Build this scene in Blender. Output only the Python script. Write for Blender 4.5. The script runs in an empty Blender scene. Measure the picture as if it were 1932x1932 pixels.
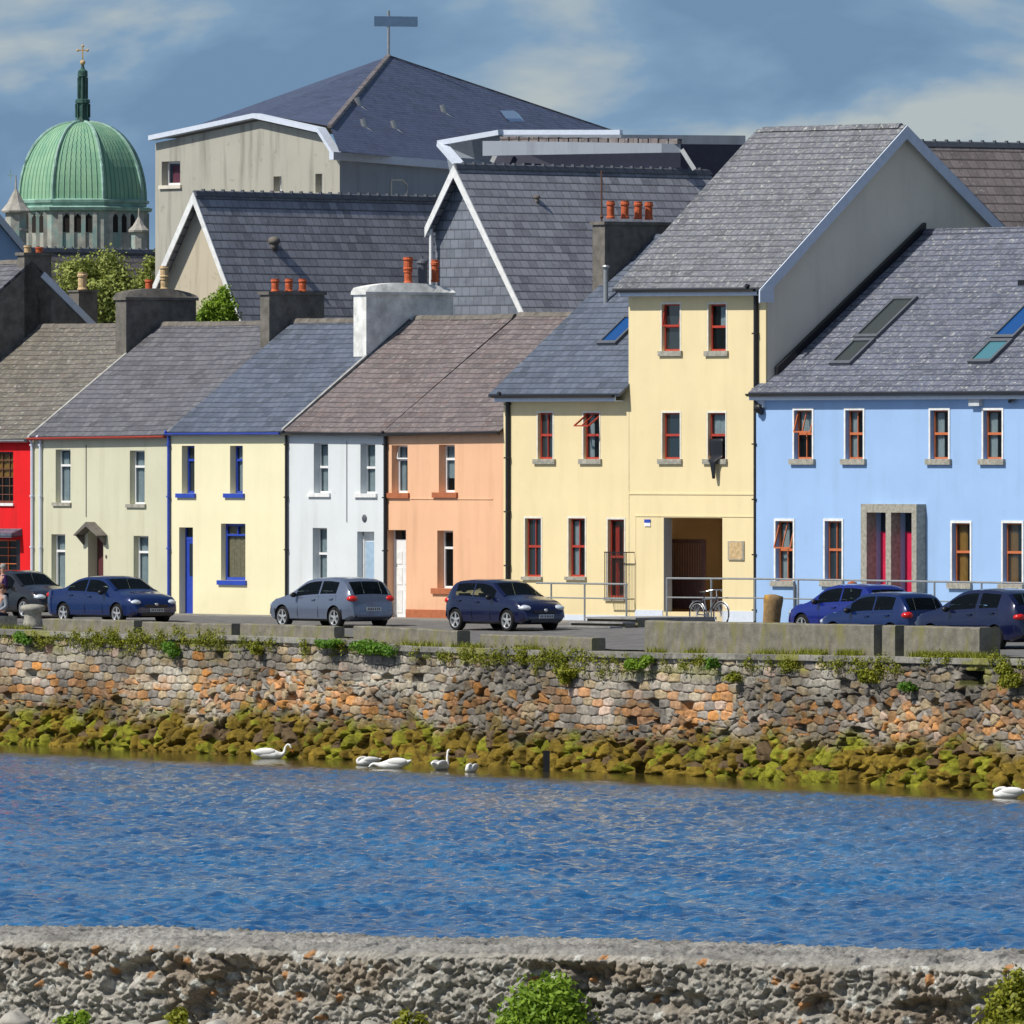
import bpy, bmesh, math, random
import numpy as np
from mathutils import Vector, Matrix
random.seed(7); rng = np.random.default_rng(5)
C = bpy.context.scene.collection
R = math.radians

# ------------------------------------------------------------------ camera
F = 22750.0            # focal length in units of a 1932 unit wide picture
HZ = 860.0             # horizon row
HC = 4.88              # eye height over the street
cam = bpy.data.cameras.new('camera'); cam_o = bpy.data.objects.new('camera', cam); C.objects.link(cam_o)
cam_o.location = (0, 0, HC); cam_o.rotation_euler = (R(90), 0, 0)
cam.sensor_width = 36; cam.lens = 36*F/1932; cam.shift_y = -(966-HZ)/1932
cam.clip_start = 1; cam.clip_end = 9000
bpy.context.scene.camera = cam_o
# ------------------------------------------------------------------ light
SUN_AZ, SUN_EL = 205.0, 49.0       # math azimuth (from +X) towards the sun
world = bpy.data.worlds.new('World'); bpy.context.scene.world = world; world.use_nodes = True
wt = world.node_tree; wt.nodes.clear()
def wn(t, **k):
    n = wt.nodes.new(t)
    for a, b in k.items(): setattr(n, a, b)
    return n
sky = wn('ShaderNodeTexSky', sky_type='NISHITA', sun_disc=False)
sky.sun_elevation = R(SUN_EL); sky.sun_rotation = R(90-SUN_AZ)
bg1 = wn('ShaderNodeBackground'); bg1.inputs[1].default_value = 0.07
wt.links.new(sky.outputs[0], bg1.inputs[0])
tc = wn('ShaderNodeTexCoord'); mp = wn('ShaderNodeMapping'); mp.inputs['Scale'].default_value = (34, 34, 74)
mp.inputs['Location'].default_value = (3.3, 0.0, 1.15)
wt.links.new(tc.outputs['Generated'], mp.inputs[0])
nz = wn('ShaderNodeTexNoise'); nz.inputs['Scale'].default_value = 0.8; nz.inputs['Detail'].default_value = 6; nz.inputs['Roughness'].default_value = .5
nz.inputs['Distortion'].default_value = .3
wt.links.new(mp.outputs[0], nz.inputs[0])
cr = wn('ShaderNodeValToRGB'); e = cr.color_ramp.elements
e[0].position = .42; e[0].color = (.135, .230, .365, 1)
e[1].position = .57; e[1].color = (.385, .440, .455, 1)
m_ = e.new(.49); m_.color = (.175, .290, .430, 1)
wt.links.new(nz.outputs[0], cr.inputs[0])
bg2 = wn('ShaderNodeBackground'); bg2.inputs[1].default_value = 1.0
wt.links.new(cr.outputs[0], bg2.inputs[0])
sx = wn('ShaderNodeSeparateXYZ'); wt.links.new(tc.outputs['Generated'], sx.inputs[0])
mr = wn('ShaderNodeMapRange'); mr.inputs[1].default_value = .05; mr.inputs[2].default_value = .30; mr.inputs[3].default_value = .97; mr.inputs[4].default_value = .0
wt.links.new(sx.outputs[2], mr.inputs[0])
ms = wn('ShaderNodeMixShader'); wt.links.new(mr.outputs[0], ms.inputs[0]); wt.links.new(bg1.outputs[0], ms.inputs[1]); wt.links.new(bg2.outputs[0], ms.inputs[2])
wo = wn('ShaderNodeOutputWorld'); wt.links.new(ms.outputs[0], wo.inputs[0])
sun = bpy.data.lights.new('sun', 'SUN'); sun.energy = 3.9; sun.angle = R(.5); sun.color = (1, .95, .86)
sun_o = bpy.data.objects.new('sun', sun); C.objects.link(sun_o)
sd = Vector((math.cos(R(SUN_AZ))*math.cos(R(SUN_EL)), math.sin(R(SUN_AZ))*math.cos(R(SUN_EL)), math.sin(R(SUN_EL))))
sun_o.rotation_euler = sd.to_track_quat('Z', 'Y').to_euler()
vs = bpy.context.scene.view_settings; vs.view_transform = 'Standard'; vs.look = 'None'; vs.gamma = 1; vs.exposure = 0.22

# ------------------------------------------------------------------ frames
class Fr:
    """a local frame on the ground: x along a wall (to the right and nearer), y inward, z up"""
    def __init__(s, X, Y, th): s.X, s.Y, s.th = X, Y, th; s.c, s.s = math.cos(th), math.sin(th)
    def world(s, u, w=0, z=0): return Vector((s.X+u*s.c+w*s.s, s.Y-u*s.s+w*s.c, z))
    def u(s, px, w=0):
        t = (px-966)/F; return (t*(s.Y+w*s.c)-s.X-w*s.s)/(s.c+t*s.s)
    def w(s, u, px):
        t = (px-966)/F; X = s.X+u*s.c; Y = s.Y-u*s.s; return (t*Y-X)/(s.s-t*s.c)
    def z(s, u, w, py): return HC+(HZ-py)*s.world(u, w).y/F
    def uz(s, px, py, w=0):
        u = s.u(px, w); return u, s.z(u, w, py)
    def at(s, px, py, w=0):
        u, z = s.uz(px, py, w); return s.world(u, w, z)
def P(px, py, D): return Vector(((px-966)/F*D, D, HC+(HZ-py)*D/F))
def proj(p): return 966+F*p[0]/p[1], HZ-F*(p[2]-HC)/p[1]
TH = math.atan(1.345); Y0 = 370.0
FA = Fr((430-966)/F*Y0, Y0, TH)                 # the terrace
TQ = math.atan(1.8); YQ = 357.0
FQ = Fr((0-966)/F*YQ, YQ, TQ)                   # the sea wall top edge
ZW = HC-545*YQ/F + .05                              # water level

# ------------------------------------------------------------------ materials
def mat(name, build, rough=.8, spec=.3, metal=0.0):
    m = bpy.data.materials.new(name); m.use_nodes = True; nt = m.node_tree
    b = nt.nodes['Principled BSDF']; b.inputs['Roughness'].default_value = rough
    b.inputs['Specular IOR Level'].default_value = spec; b.inputs['Metallic'].default_value = metal
    build(nt, b); return m
def N(nt, t, **k):
    n = nt.nodes.new(t)
    for a, v in k.items():
        if a.startswith('_'): n.inputs[a[1:].replace('_', ' ')].default_value = v
        else: setattr(n, a, v)
    return n
def L(nt, a, b): nt.links.new(a, b)
def mixc(nt, fac, a, b, mode='MIX'):
    n = nt.nodes.new('ShaderNodeMix'); n.data_type = 'RGBA'; n.blend_type = mode
    for i, v in ((0, fac), (6, a), (7, b)):
        if isinstance(v, (int, float)): n.inputs[i].default_value = v
        elif isinstance(v, tuple): n.inputs[i].default_value = (*v, 1) if len(v) == 3 else v
        else: nt.links.new(v, n.inputs[i])
    return n.outputs[2]
def ramp(nt, src, p0, p1, a=0.0, b=1.0):
    n = nt.nodes.new('ShaderNodeMapRange'); n.inputs[1].default_value = p0; n.inputs[2].default_value = p1
    n.inputs[3].default_value = a; n.inputs[4].default_value = b; nt.links.new(src, n.inputs[0]); return n.outputs[0]
def noise(nt, scale, detail=4, rough=.55, vec=None, coord='Object', stretch=None):
    n = N(nt, 'ShaderNodeTexNoise', _Scale=scale, _Detail=detail, _Roughness=rough)
    t = nt.nodes.new('ShaderNodeTexCoord'); v = t.outputs[coord]
    if stretch:
        m = nt.nodes.new('ShaderNodeMapping'); m.inputs['Scale'].default_value = stretch; nt.links.new(v, m.inputs[0]); v = m.outputs[0]
    nt.links.new(v, n.inputs[0]); return n.outputs[0]
def bump(nt, b, h, s, d=.02):
    n = N(nt, 'ShaderNodeBump', _Strength=s, _Distance=d); nt.links.new(h, n.inputs['Height']); nt.links.new(n.outputs[0], b.inputs['Normal'])
def plain(name, col, rough=.6, spec=.4, metal=0.0, var=.12, sc=6):
    def f(nt, b):
        n = noise(nt, sc, 3)
        c = mixc(nt, ramp(nt, n, .3, .7), tuple(x*(1-var) for x in col), tuple(min(1, x*(1+var)) for x in col))
        L(nt, c, b.inputs['Base Color'])
    return mat(name, f, rough, spec, metal)
def render_wall(name, col, dirt=(.25, .24, .2), amt=.10, bs=.25):
    """painted render: soft mottling, faint rain streaks, fine sand texture"""
    def f(nt, b):
        big = noise(nt, .45, 5, .6); st = noise(nt, 1.0, 5, .6, stretch=(2.2, 2.2, .22)); fine = noise(nt, 14, 4, .7)
        c = mixc(nt, ramp(nt, big, .35, .7, 0, 1), col, tuple(x*.90 for x in col))
        c = mixc(nt, ramp(nt, st, .50, .72, 0, amt*2.4), c, dirt); c = mixc(nt, ramp(nt, noise(nt, 2.3, 6, .7), .60, .66, 0, amt*1.2), c, dirt)
        sep = N(nt, 'ShaderNodeSeparateXYZ'); tcn = N(nt, 'ShaderNodeTexCoord'); L(nt, tcn.outputs['Object'], sep.inputs[0])
        lo = N(nt, 'ShaderNodeMath', operation='MULTIPLY'); L(nt, ramp(nt, sep.outputs[2], 0.05, .7, 1, 0), lo.inputs[0]); L(nt, ramp(nt, big, .35, .65, 0.05, .32), lo.inputs[1])
        c = mixc(nt, lo.outputs[0], c, dirt)
        L(nt, c, b.inputs['Base Color']); bump(nt, b, fine, bs, .012)
    return mat(name, f, .85, .15)
def slate(name, c1, c2, lich=(.33, .33, .26), la=.25, row=.26, wid=.34, rust=None, dark=.35, shine=.55):
    def f(nt, b):
        uv = N(nt, 'ShaderNodeTexCoord').outputs['UV']
        br = N(nt, 'ShaderNodeTexBrick', _Scale=1.0); br.offset = .5
        for k, v in (('Mortar Size', .009), ('Brick Width', wid), ('Row Height', row), ('Mortar Smooth', .3), ('Bias', 0.0)): br.inputs[k].default_value = v
        br.inputs['Color1'].default_value = (0, 0, 0, 1); br.inputs['Color2'].default_value = (1, 1, 1, 1); br.inputs['Mortar'].default_value = (.5, .5, .5, 1)
        L(nt, uv, br.inputs[0])
        # slightly wavy courses
        c = mixc(nt, br.outputs[0], tuple(x*.78 for x in c1), tuple(x*1.15 for x in c2))
        n1 = noise(nt, .7, 5, .6); n2 = noise(nt, 7, 4, .7); n3 = noise(nt, 2.2, 6, .7)
        c = mixc(nt, ramp(nt, n1, .42, .62, 0, .6), c, tuple(x*1.5 for x in c1)); c = mixc(nt, ramp(nt, n3, .40, .30, 0, .55), c, tuple(x*.55 for x in c1))
        if rust: c = mixc(nt, ramp(nt, n3, .52, .72, 0, .65), c, rust)
        n4 = N(nt, 'ShaderNodeTexNoise', _Scale=5.5, _Detail=4, _Roughness=.75)
        mpp = N(nt, 'ShaderNodeMapping'); mpp.inputs['Scale'].default_value = (1.0, 1.8, 1); L(nt, uv, mpp.inputs[0]); L(nt, mpp.outputs[0], n4.inputs[0])
        c = mixc(nt, ramp(nt, n4.outputs[0], .50, .66, 0, la), c, lich)
        c = mixc(nt, ramp(nt, n2, .59, .66, 0, la*1.5), c, (.5, .5, .45))
        mf = br.outputs['Fac']
        # broad dark line at the foot of every course
        sp = N(nt, 'ShaderNodeSeparateXYZ'); L(nt, uv, sp.inputs[0])
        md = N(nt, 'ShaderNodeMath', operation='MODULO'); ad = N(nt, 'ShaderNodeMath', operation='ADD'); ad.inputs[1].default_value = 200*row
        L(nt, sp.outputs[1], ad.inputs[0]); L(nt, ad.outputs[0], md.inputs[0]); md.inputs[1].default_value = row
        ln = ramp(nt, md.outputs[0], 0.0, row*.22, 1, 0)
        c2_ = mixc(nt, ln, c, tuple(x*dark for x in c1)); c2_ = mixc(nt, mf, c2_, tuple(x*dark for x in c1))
        L(nt, c2_, b.inputs['Base Color'])
        h = N(nt, 'ShaderNodeMath', operation='SUBTRACT'); L(nt, ramp(nt, md.outputs[0], 0, row, 1, 0), h.inputs[0]); L(nt, mf, h.inputs[1])
        h2 = N(nt, 'ShaderNodeMath', operation='ADD'); L(nt, h.outputs[0], h2.inputs[0]); L(nt, ramp(nt, n2, 0, 1, 0, .8), h2.inputs[1])
        bump(nt, b, h2.outputs[0], .6, .02)
    return mat(name, f, shine, .45)
def stone(name, col, dark=(.08, .08, .07), sc=3, bs=.8, stain=None):
    def f(nt, b):
        a = noise(nt, sc, 6, .65); g = noise(nt, sc*7, 4, .7)
        c = mixc(nt, ramp(nt, a, .35, .7), tuple(x*.65 for x in col), tuple(x*1.2 for x in col))
        c = mixc(nt, ramp(nt, g, .55, .75, 0, .55), c, dark)
        if stain: c = mixc(nt, ramp(nt, noise(nt, sc*.6, 5, .6, stretch=(1, 1, .4)), .5, .65, 0, .8), c, stain)
        L(nt, c, b.inputs['Base Color']); bump(nt, b, g, bs, .02)
    return mat(name, f, .9, .15)
def glass(name, tint=(.75, .85, .9), tr=.55):
    m = bpy.data.materials.new(name); m.use_nodes = True; nt = m.node_tree; nt.nodes.clear()
    t = N(nt, 'ShaderNodeBsdfTransparent'); t.inputs[0].default_value = (*tint, 1)
    p = N(nt, 'ShaderNodeBsdfPrincipled'); p.inputs['Base Color'].default_value = (.02, .03, .035, 1); p.inputs['Roughness'].default_value = .04
    p.inputs['Specular IOR Level'].default_value = .9
    lw = N(nt, 'ShaderNodeLayerWeight', _Blend=.22)
    mx = N(nt, 'ShaderNodeMixShader'); mr_ = N(nt, 'ShaderNodeMapRange'); mr_.inputs[3].default_value = 1-tr; mr_.inputs[4].default_value = 1
    L(nt, lw.outputs['Fresnel'], mr_.inputs[0]); L(nt, mr_.outputs[0], mx.inputs[0]); L(nt, t.outputs[0], mx.inputs[1]); L(nt, p.outputs[0], mx.inputs[2])
    o = N(nt, 'ShaderNodeOutputMaterial'); L(nt, mx.outputs[0], o.inputs[0]); return m
def attr_mat(name, bs=.5, sc=25, rough=.9, spec=.2, var=.35):
    def f(nt, b):
        at = N(nt, 'ShaderNodeAttribute', attribute_name='Col'); n = noise(nt, sc, 5, .7)
        c = mixc(nt, ramp(nt, n, .3, .7, 0, 1), (1-var,)*3, (1+var,)*3); c = mixc(nt, 1.0, at.outputs[0], c, 'MULTIPLY')
        L(nt, c, b.inputs['Base Color']); bump(nt, b, n, bs, .02)
    return mat(name, f, rough, spec)
def leaf_mat(name, a, b_):
    def f(nt, b):
        at = N(nt, 'ShaderNodeAttribute', attribute_name='Col')
        c = mixc(nt, at.outputs['Fac'], a, b_); L(nt, c, b.inputs['Base Color'])
        b.inputs['Subsurface Weight'].default_value = 0.0
        tr = N(nt, 'ShaderNodeBsdfTranslucent'); L(nt, c, tr.inputs[0]); mx = N(nt, 'ShaderNodeMixShader', _Fac=.3)
        L(nt, b.outputs[0], mx.inputs[1]); L(nt, tr.outputs[0], mx.inputs[2]); L(nt, mx.outputs[0], nt.nodes['Material Output'].inputs[0])
    return mat(name, f, .6, .3)
def carpaint(name, col, rough=.18):
    def f(nt, b):
        b.inputs['Base Color'].default_value = (*col, 1); b.inputs['Coat Weight'].default_value = .8; b.inputs['Coat Roughness'].default_value = .06
        L(nt, ramp(nt, noise(nt, 3, 5, .7), .3, .7, rough, rough+.14), b.inputs['Roughness'])
    return mat(name, f, rough, .5, .25)

M = {}
M['red'] = render_wall('red_paint', (.78, .018, .022), (.35, .02, .02), .2)
M['sage'] = render_wall('sage_paint', (.64, .63, .47), (.34, .32, .2), .12)
M['paleyellow'] = render_wall('pale_yellow_paint', (.86, .80, .54), (.55, .5, .3), .05)
M['white_wall'] = render_wall('white_wall_paint', (.70, .74, .76), (.42, .42, .38), .10)
M['peach'] = render_wall('peach_paint', (.84, .50, .31), (.45, .24, .14), .12)
M['cream'] = render_wall('cream_paint', (.83, .70, .42), (.5, .4, .2), .06)
M['lightcream'] = plain('pale_trim', (.74, .72, .64), .7, .2)
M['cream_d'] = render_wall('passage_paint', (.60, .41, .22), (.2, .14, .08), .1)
M['blue'] = render_wall('sky_blue_paint', (.345, .525, .82), (.25, .32, .4), .07)
M['beige'] = render_wall('beige_render', (.58, .52, .40), (.3, .27, .2), .3)
M['gable_grey'] = render_wall('grey_render', (.72, .68, .58), (.3, .3, .3), .10)
M['shade_grey'] = render_wall('shade_grey_render', (.34, .38, .44), (.2, .22, .25), .2)  # grey with the bluish tone of shade mixed into its colour
M['gablebeige'] = render_wall('warm_beige_render', (.84, .76, .62), (.5, .45, .4), .08)
M['concrete_wall'] = render_wall('weathered_concrete', (.43, .42, .36), (.22, .21, .18), .35)
M['slateblue'] = slate('blue_slate', (.075, .095, .135), (.105, .125, .17), la=.12)
M['slategrey'] = slate('grey_slate', (.10, .10, .118), (.135, .135, .15), la=.2)
M['slatebrown'] = slate('mossy_slate', (.12, .112, .10), (.165, .15, .13), lich=(.30, .29, .17), la=.55, rust=(.19, .13, .11))
M['slatepurple'] = slate('purple_slate', (.13, .108, .11), (.175, .145, .14), lich=(.33, .3, .27), la=.35, rust=(.20, .12, .095))
M['slatedark'] = slate('dark_slate', (.052, .068, .13), (.066, .085, .155), la=.12, row=.22)
M['slatebg'] = slate('grey_tile', (.235, .24, .275), (.31, .315, .35), la=.35, row=.30, wid=.36, lich=(.36, .36, .36), dark=.28)
M['slatelichen'] = slate('lichened_slate', (.115, .12, .14), (.15, .158, .18), lich=(.40, .40, .36), la=.6)
M['slatelichen2'] = slate('lichened_blue_slate', (.085, .098, .14), (.12, .13, .175), lich=(.38, .39, .38), la=.55)
M['slatehung'] = slate('slate_hung', (.15, .17, .21), (.18, .20, .24), la=.12, row=.3, dark=.5)
M['plum'] = slate('plum_slate', (.15, .125, .125), (.20, .17, .165), la=.3, row=.36)
M['white'] = plain('white_paint', (.80, .81, .80), .4, .5)
M['pvc'] = plain('white_frame', (.82, .82, .82), .3, .5, var=.03)
M['wht'] = plain('pale_blue_white_paint', (.62, .68, .78), .5, .4, var=.06)
M['black'] = plain('black_metal', (.012, .012, .014), .4, .5)
M['dark'] = plain('dark_interior', (.03, .027, .026), .9, .1)
M['royal'] = plain('royal_blue_paint', (.025, .065, .42), .4, .5)
M['redframe'] = plain('red_frame', (.42, .05, .03), .45, .4)
M['orangeframe'] = plain('orange_wood', (.55, .16, .06), .5, .4)
M['brownframe'] = plain('brown_frame', (.14, .06, .035), .5, .4)
M['granite'] = stone('grey_granite', (.40, .385, .33), (.2, .19, .17), 9, .4)
M['terra'] = plain('terracotta_paint', (.42, .14, .065), .7, .2)
M['pot'] = plain('terracotta_pot', (.52, .12, .05), .7, .2, var=.25, sc=12)
M['potbuff'] = plain('buff_pot', (.55, .40, .22), .7, .2, var=.25, sc=12)
M['chim'] = stone('chimney_render', (.185, .17, .15), (.1, .095, .09), 3, .5)
M['chimw'] = stone('whitewashed_chimney', (.82, .83, .80), (.55, .55, .5), 2, .4)
M['glass'] = glass('window_glass', tr=.82)
M['glassd'] = glass('dark_glass', tr=.25)
M['carglass'] = glass('car_glass', (.62, .74, .68), .86)
M['carglass2'] = glass('car_side_glass', (.55, .72, .72), .86)
M['seat'] = plain('seat_fabric', (.035, .035, .04), .9, .1)
M['curtain'] = plain('net_curtain', (.62, .64, .62), .9, .1)
M['orcurtain'] = plain('orange_curtain', (.62, .28, .05), .9, .1)
M['plumcurtain'] = plain('plum_curtain', (.42, .10, .14), .9, .1)
M['gate'] = plain('gate_paint', (.17, .11, .12), .6, .3)
M['redcurtain'] = plain('red_curtain', (.75, .06, .025), .9, .1)
M['magenta'] = plain('crimson_door_paint', (.55, .02, .07), .4, .4)
M['wooddoor'] = plain('dark_red_door', (.10, .03, .035), .5, .4)
M['greyblue'] = plain('pale_blue_door', (.35, .48, .62), .4, .4)
M['boardblue'] = plain('blue_board', (.10, .17, .27), .4, .5)
M['navydark'] = plain('dark_navy', (.022, .025, .05), .6, .3)  # plain dark navy for the clerestory wall under its fascia
M['lead'] = plain('lead_flashing', (.10, .11, .13), .5, .4)
M['leadlight'] = plain('mortar_fillet', (.36, .36, .34), .8, .2, var=.3)
M['copper'] = None
def copper(nt, b):
    uv = N(nt, 'ShaderNodeTexCoord').outputs['UV']; sp = N(nt, 'ShaderNodeSeparateXYZ'); L(nt, uv, sp.inputs[0])
    mu = N(nt, 'ShaderNodeMath', operation='MULTIPLY'); mu.inputs[1].default_value = 9; L(nt, sp.outputs[0], mu.inputs[0])
    fr = N(nt, 'ShaderNodeMath', operation='FRACT'); L(nt, mu.outputs[0], fr.inputs[0])
    pp = N(nt, 'ShaderNodeMath', operation='PINGPONG'); pp.inputs[1].default_value = .5; L(nt, fr.outputs[0], pp.inputs[0])
    seam = ramp(nt, pp.outputs[0], 0, .16, 1, 0)
    n = noise(nt, .7, 6, .65, stretch=(1, 1, .25))
    c = mixc(nt, ramp(nt, n, .3, .7), (.14, .33, .22), (.30, .50, .31))
    c = mixc(nt, seam, c, (.10, .22, .18)); L(nt, c, b.inputs['Base Color']); bump(nt, b, seam, .6, .15)
M['copper'] = mat('green_copper', copper, .6, .3)
M['copperd'] = plain('dark_copper', (.04, .10, .085), .5, .4, var=.4, sc=2)
M['copperl'] = plain('pale_copper', (.26, .42, .36), .6, .3, var=.3, sc=1)
M['limestone'] = stone('limestone', (.42, .42, .38), (.22, .23, .23), 1.1, .5, stain=(.20, .38, .36))
M['lime2'] = stone('pale_limestone', (.42, .40, .36), (.25, .24, .22), 1.5, .4)
M['cgrey'] = stone('concrete_block', (.22, .205, .165), (.12, .11, .085), 3.0, .9, stain=(.21, .20, .08))
M['asphalt'] = stone('asphalt', (.17, .168, .165), (.04, .04, .04), 2, .3)
M['pave'] = stone('pavement', (.26, .25, .23), (.15, .15, .14), 1, .3)
M['treadstone'] = stone('step_stone', (.30, .30, .30), (.2, .2, .2), 2, .3)
M['steel'] = plain('galvanised_steel', (.34, .36, .37), .45, .5, .4)
M['soil'] = stone('ground', (.14, .13, .09), (.07, .08, .04), .5, .5)
M['lampred'] = mat('red_lens', lambda nt, b: setattr(b.inputs['Base Color'], 'default_value', (.6, .015, .012, 1)), .15, .6)
M['lampclear'] = plain('clear_lens', (.62, .68, .75), .12, .8, .2)
M['tyre'] = plain('tyre_rubber', (.014, .014, .015), .8, .2)
M['alloy'] = plain('alloy', (.60, .61, .62), .3, .6, .6)
M['plate'] = plain('number_plate', (.55, .58, .60), .5, .3)
M['swan'] = plain('white_feathers', (.86, .86, .84), .7, .2, var=.05)
M['beak'] = plain('orange_beak', (.62, .2, .04), .5, .3)
M['skin'] = plain('skin', (.48, .27, .19), .6, .3)
M['rust'] = stone('rusty_lichened_stone', (.30, .20, .10), (.12, .06, .03), 6, .7, stain=(.55, .28, .03))
M['chars'] = plain('plate_marks', (.04, .05, .07), .6, .2)
M['leafY'] = leaf_mat('yellow_green_leaf', (.12, .15, .014), (.34, .35, .03))
M['leafG'] = leaf_mat('green_leaf', (.04, .13, .018), (.18, .34, .03))
M['leafB'] = leaf_mat('bush_leaf', (.06, .15, .012), (.30, .44, .035))
M['leafT'] = leaf_mat('tree_leaf', (.20, .26, .06), (.42, .46, .12))
M['bark'] = stone('bark', (.12, .09, .06), (.05, .04, .03), 6, .8)
M['seastone'] = attr_mat('sea_wall_stone', .55, 9, .88)
M['rubble'] = attr_mat('rubble_concrete', .8, 42, .95, .1)

M['skyglass'] = mat('skylight_glass', lambda nt, b: setattr(b.inputs['Base Color'], 'default_value', (.01, .07, .24, 1)), .04, .9)
M['skyglass2'] = mat('skylight_glass_pale', lambda nt, b: setattr(b.inputs['Base Color'], 'default_value', (.07, .20, .24, 1)), .04, .9)
M['skyglass3'] = mat('skylight_glass_grey', lambda nt, b: setattr(b.inputs['Base Color'], 'default_value', (.045, .055, .055, 1)), .1, .7)
# ------------------------------------------------------------------ mesh builder
class MB:
    def __init__(s): s.v = []; s.f = []; s.m = []; s.uvs = {}
    def add(s, pts, faces, m=0):
        n = len(s.v); s.v += [tuple(p) for p in pts]; s.f += [tuple(i+n for i in f) for f in faces]; s.m += [m]*len(faces); return s
    def poly(s, pts, m=0): return s.add(pts, [tuple(range(len(pts)))], m)
    def box(s, x0, x1, y0, y1, z0, z1, m=0):
        p = [(x0, y0, z0), (x1, y0, z0), (x1, y1, z0), (x0, y1, z0), (x0, y0, z1), (x1, y0, z1), (x1, y1, z1), (x0, y1, z1)]
        return s.add(p, [(0, 3, 2, 1), (4, 5, 6, 7), (0, 1, 5, 4), (1, 2, 6, 5), (2, 3, 7, 6), (3, 0, 4, 7)], m)
    def loft(s, secs, m=0, cap=True, closed=True):
        n = len(secs[0]); pts = [p for q in secs for p in q]; fs = []
        for i in range(len(secs)-1):
            for j in range(n if closed else n-1):
                k = (j+1) % n; fs.append((i*n+j, i*n+k, (i+1)*n+k, (i+1)*n+j))
        if cap: fs.append(tuple(reversed(range(n)))); fs.append(tuple((len(secs)-1)*n+j for j in range(n)))
        return s.add(pts, fs, m)
    def prism(s, poly, d, m=0):
        """polygon extruded by vector d"""
        d = Vector(d); return s.loft([poly, [tuple(Vector(p)+d) for p in poly]], m)
    def bar(s, a, b, w, h=None, m=0, up=(0, 0, 1)):
        h = h or w; a, b = Vector(a), Vector(b); t = (b-a).normalized(); u = Vector(up)
        if abs(t.dot(u)) > .98: u = Vector((1, 0, 0))
        r = t.cross(u).normalized(); q = r.cross(t)
        sec = lambda c: [tuple(c+r*(x*w/2)+q*(y*h/2)) for x, y in ((-1, -1), (1, -1), (1, 1), (-1, 1))]
        return s.loft([sec(a), sec(b)], m)
    def tube(s, pts, r, n=8, m=0):
        pts = [Vector(p) for p in pts]; rs = r if isinstance(r, (list, tuple)) else [r]*len(pts); secs = []
        for i, p in enumerate(pts):
            t = (pts[min(i+1, len(pts)-1)]-pts[max(i-1, 0)]).normalized(); u = Vector((0, 0, 1)) if abs(t.z) < .95 else Vector((1, 0, 0))
            a = t.cross(u).normalized(); b = a.cross(t)
            secs.append([tuple(p+a*(math.cos(k*2*math.pi/n)*rs[i])+b*(math.sin(k*2*math.pi/n)*rs[i])) for k in range(n)])
        return s.loft(secs, m)
    def lathe(s, prof, c=(0, 0, 0), n=16, m=0, rot=0.0, sy=1.0):
        secs = [[(c[0]+r*math.cos(rot+2*math.pi*k/n), c[1]+sy*r*math.sin(rot+2*math.pi*k/n), c[2]+z) for k in range(n)] for r, z in prof]
        return s.loft(secs, m)
    def ell(s, c, r, n=12, k=8, m=0):
        prof = [(math.sin(math.pi*i/k), -math.cos(math.pi*i/k)) for i in range(k+1)]
        secs = [[(c[0]+max(a, .01)*r[0]*math.cos(2*math.pi*j/n), c[1]+max(a, .01)*r[1]*math.sin(2*math.pi*j/n), c[2]+z*r[2]) for j in range(n)] for a, z in prof]
        return s.loft(secs, m)
    def build(s, name, mats, parent=None, smooth=False, uvs=True):
        me = bpy.data.meshes.new(name); me.from_pydata(s.v, [], s.f)
        mats = mats if isinstance(mats, (list, tuple)) else [mats]
        for q in mats: me.materials.append(q)
        me.polygons.foreach_set('material_index', s.m)
        bm = bmesh.new(); bm.from_mesh(me); bmesh.ops.recalc_face_normals(bm, faces=bm.faces)
        uvl = bm.loops.layers.uv.new('UVMap')
        for f in bm.faces:
            n = f.normal; t = Vector((0, 0, 1)).cross(n)
            t = t.normalized() if t.length > .02 else Vector((1, 0, 0)); b = n.cross(t)
            for l in f.loops: l[uvl].uv = (l.vert.co.dot(t), l.vert.co.dot(b))
            f.smooth = smooth
        bm.to_mesh(me); bm.free()
        return link(name, me, parent)
def link(name, me, parent=None):
    o = bpy.data.objects.new(name, me); C.objects.link(o)
    if parent is not None: o.parent = parent
    return o
def tag(o, label=None, cat=None, group=None, kind=None):
    if label: o['label'] = label
    if cat: o['category'] = cat
    if group: o['group'] = group
    if kind: o['kind'] = kind
    return o
def thing(name, label, cat, loc, rz=0.0, group=None):
    o = bpy.data.objects.new(name, None); C.objects.link(o); o.location = loc; o.rotation_euler = (0, 0, rz); return tag(o, label, cat, group)
def npmesh(name, V, Fc, mats, parent=None, col=None, smooth=True):
    me = bpy.data.meshes.new(name); k = Fc.shape[1]
    me.vertices.add(len(V)); me.vertices.foreach_set('co', V.astype(np.float32).ravel())
    me.loops.add(Fc.size); me.loops.foreach_set('vertex_index', Fc.astype(np.int32).ravel())
    me.polygons.add(len(Fc)); me.polygons.foreach_set('loop_start', np.arange(0, Fc.size, k, dtype=np.int32))
    me.polygons.foreach_set('loop_total', np.full(len(Fc), k, dtype=np.int32))
    me.polygons.foreach_set('use_smooth', np.full(len(Fc), smooth))
    me.update(calc_edges=True); me.validate()
    for q in (mats if isinstance(mats, list) else [mats]): me.materials.append(q)
    if col is not None:
        a = me.color_attributes.new('Col', 'FLOAT_COLOR', 'POINT'); cc = np.ones((len(V), 4), np.float32); cc[:, :3] = col if col.ndim == 2 else col[:, None]
        a.data.foreach_set('color', cc.ravel())
    return link(name, me, parent)
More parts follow.
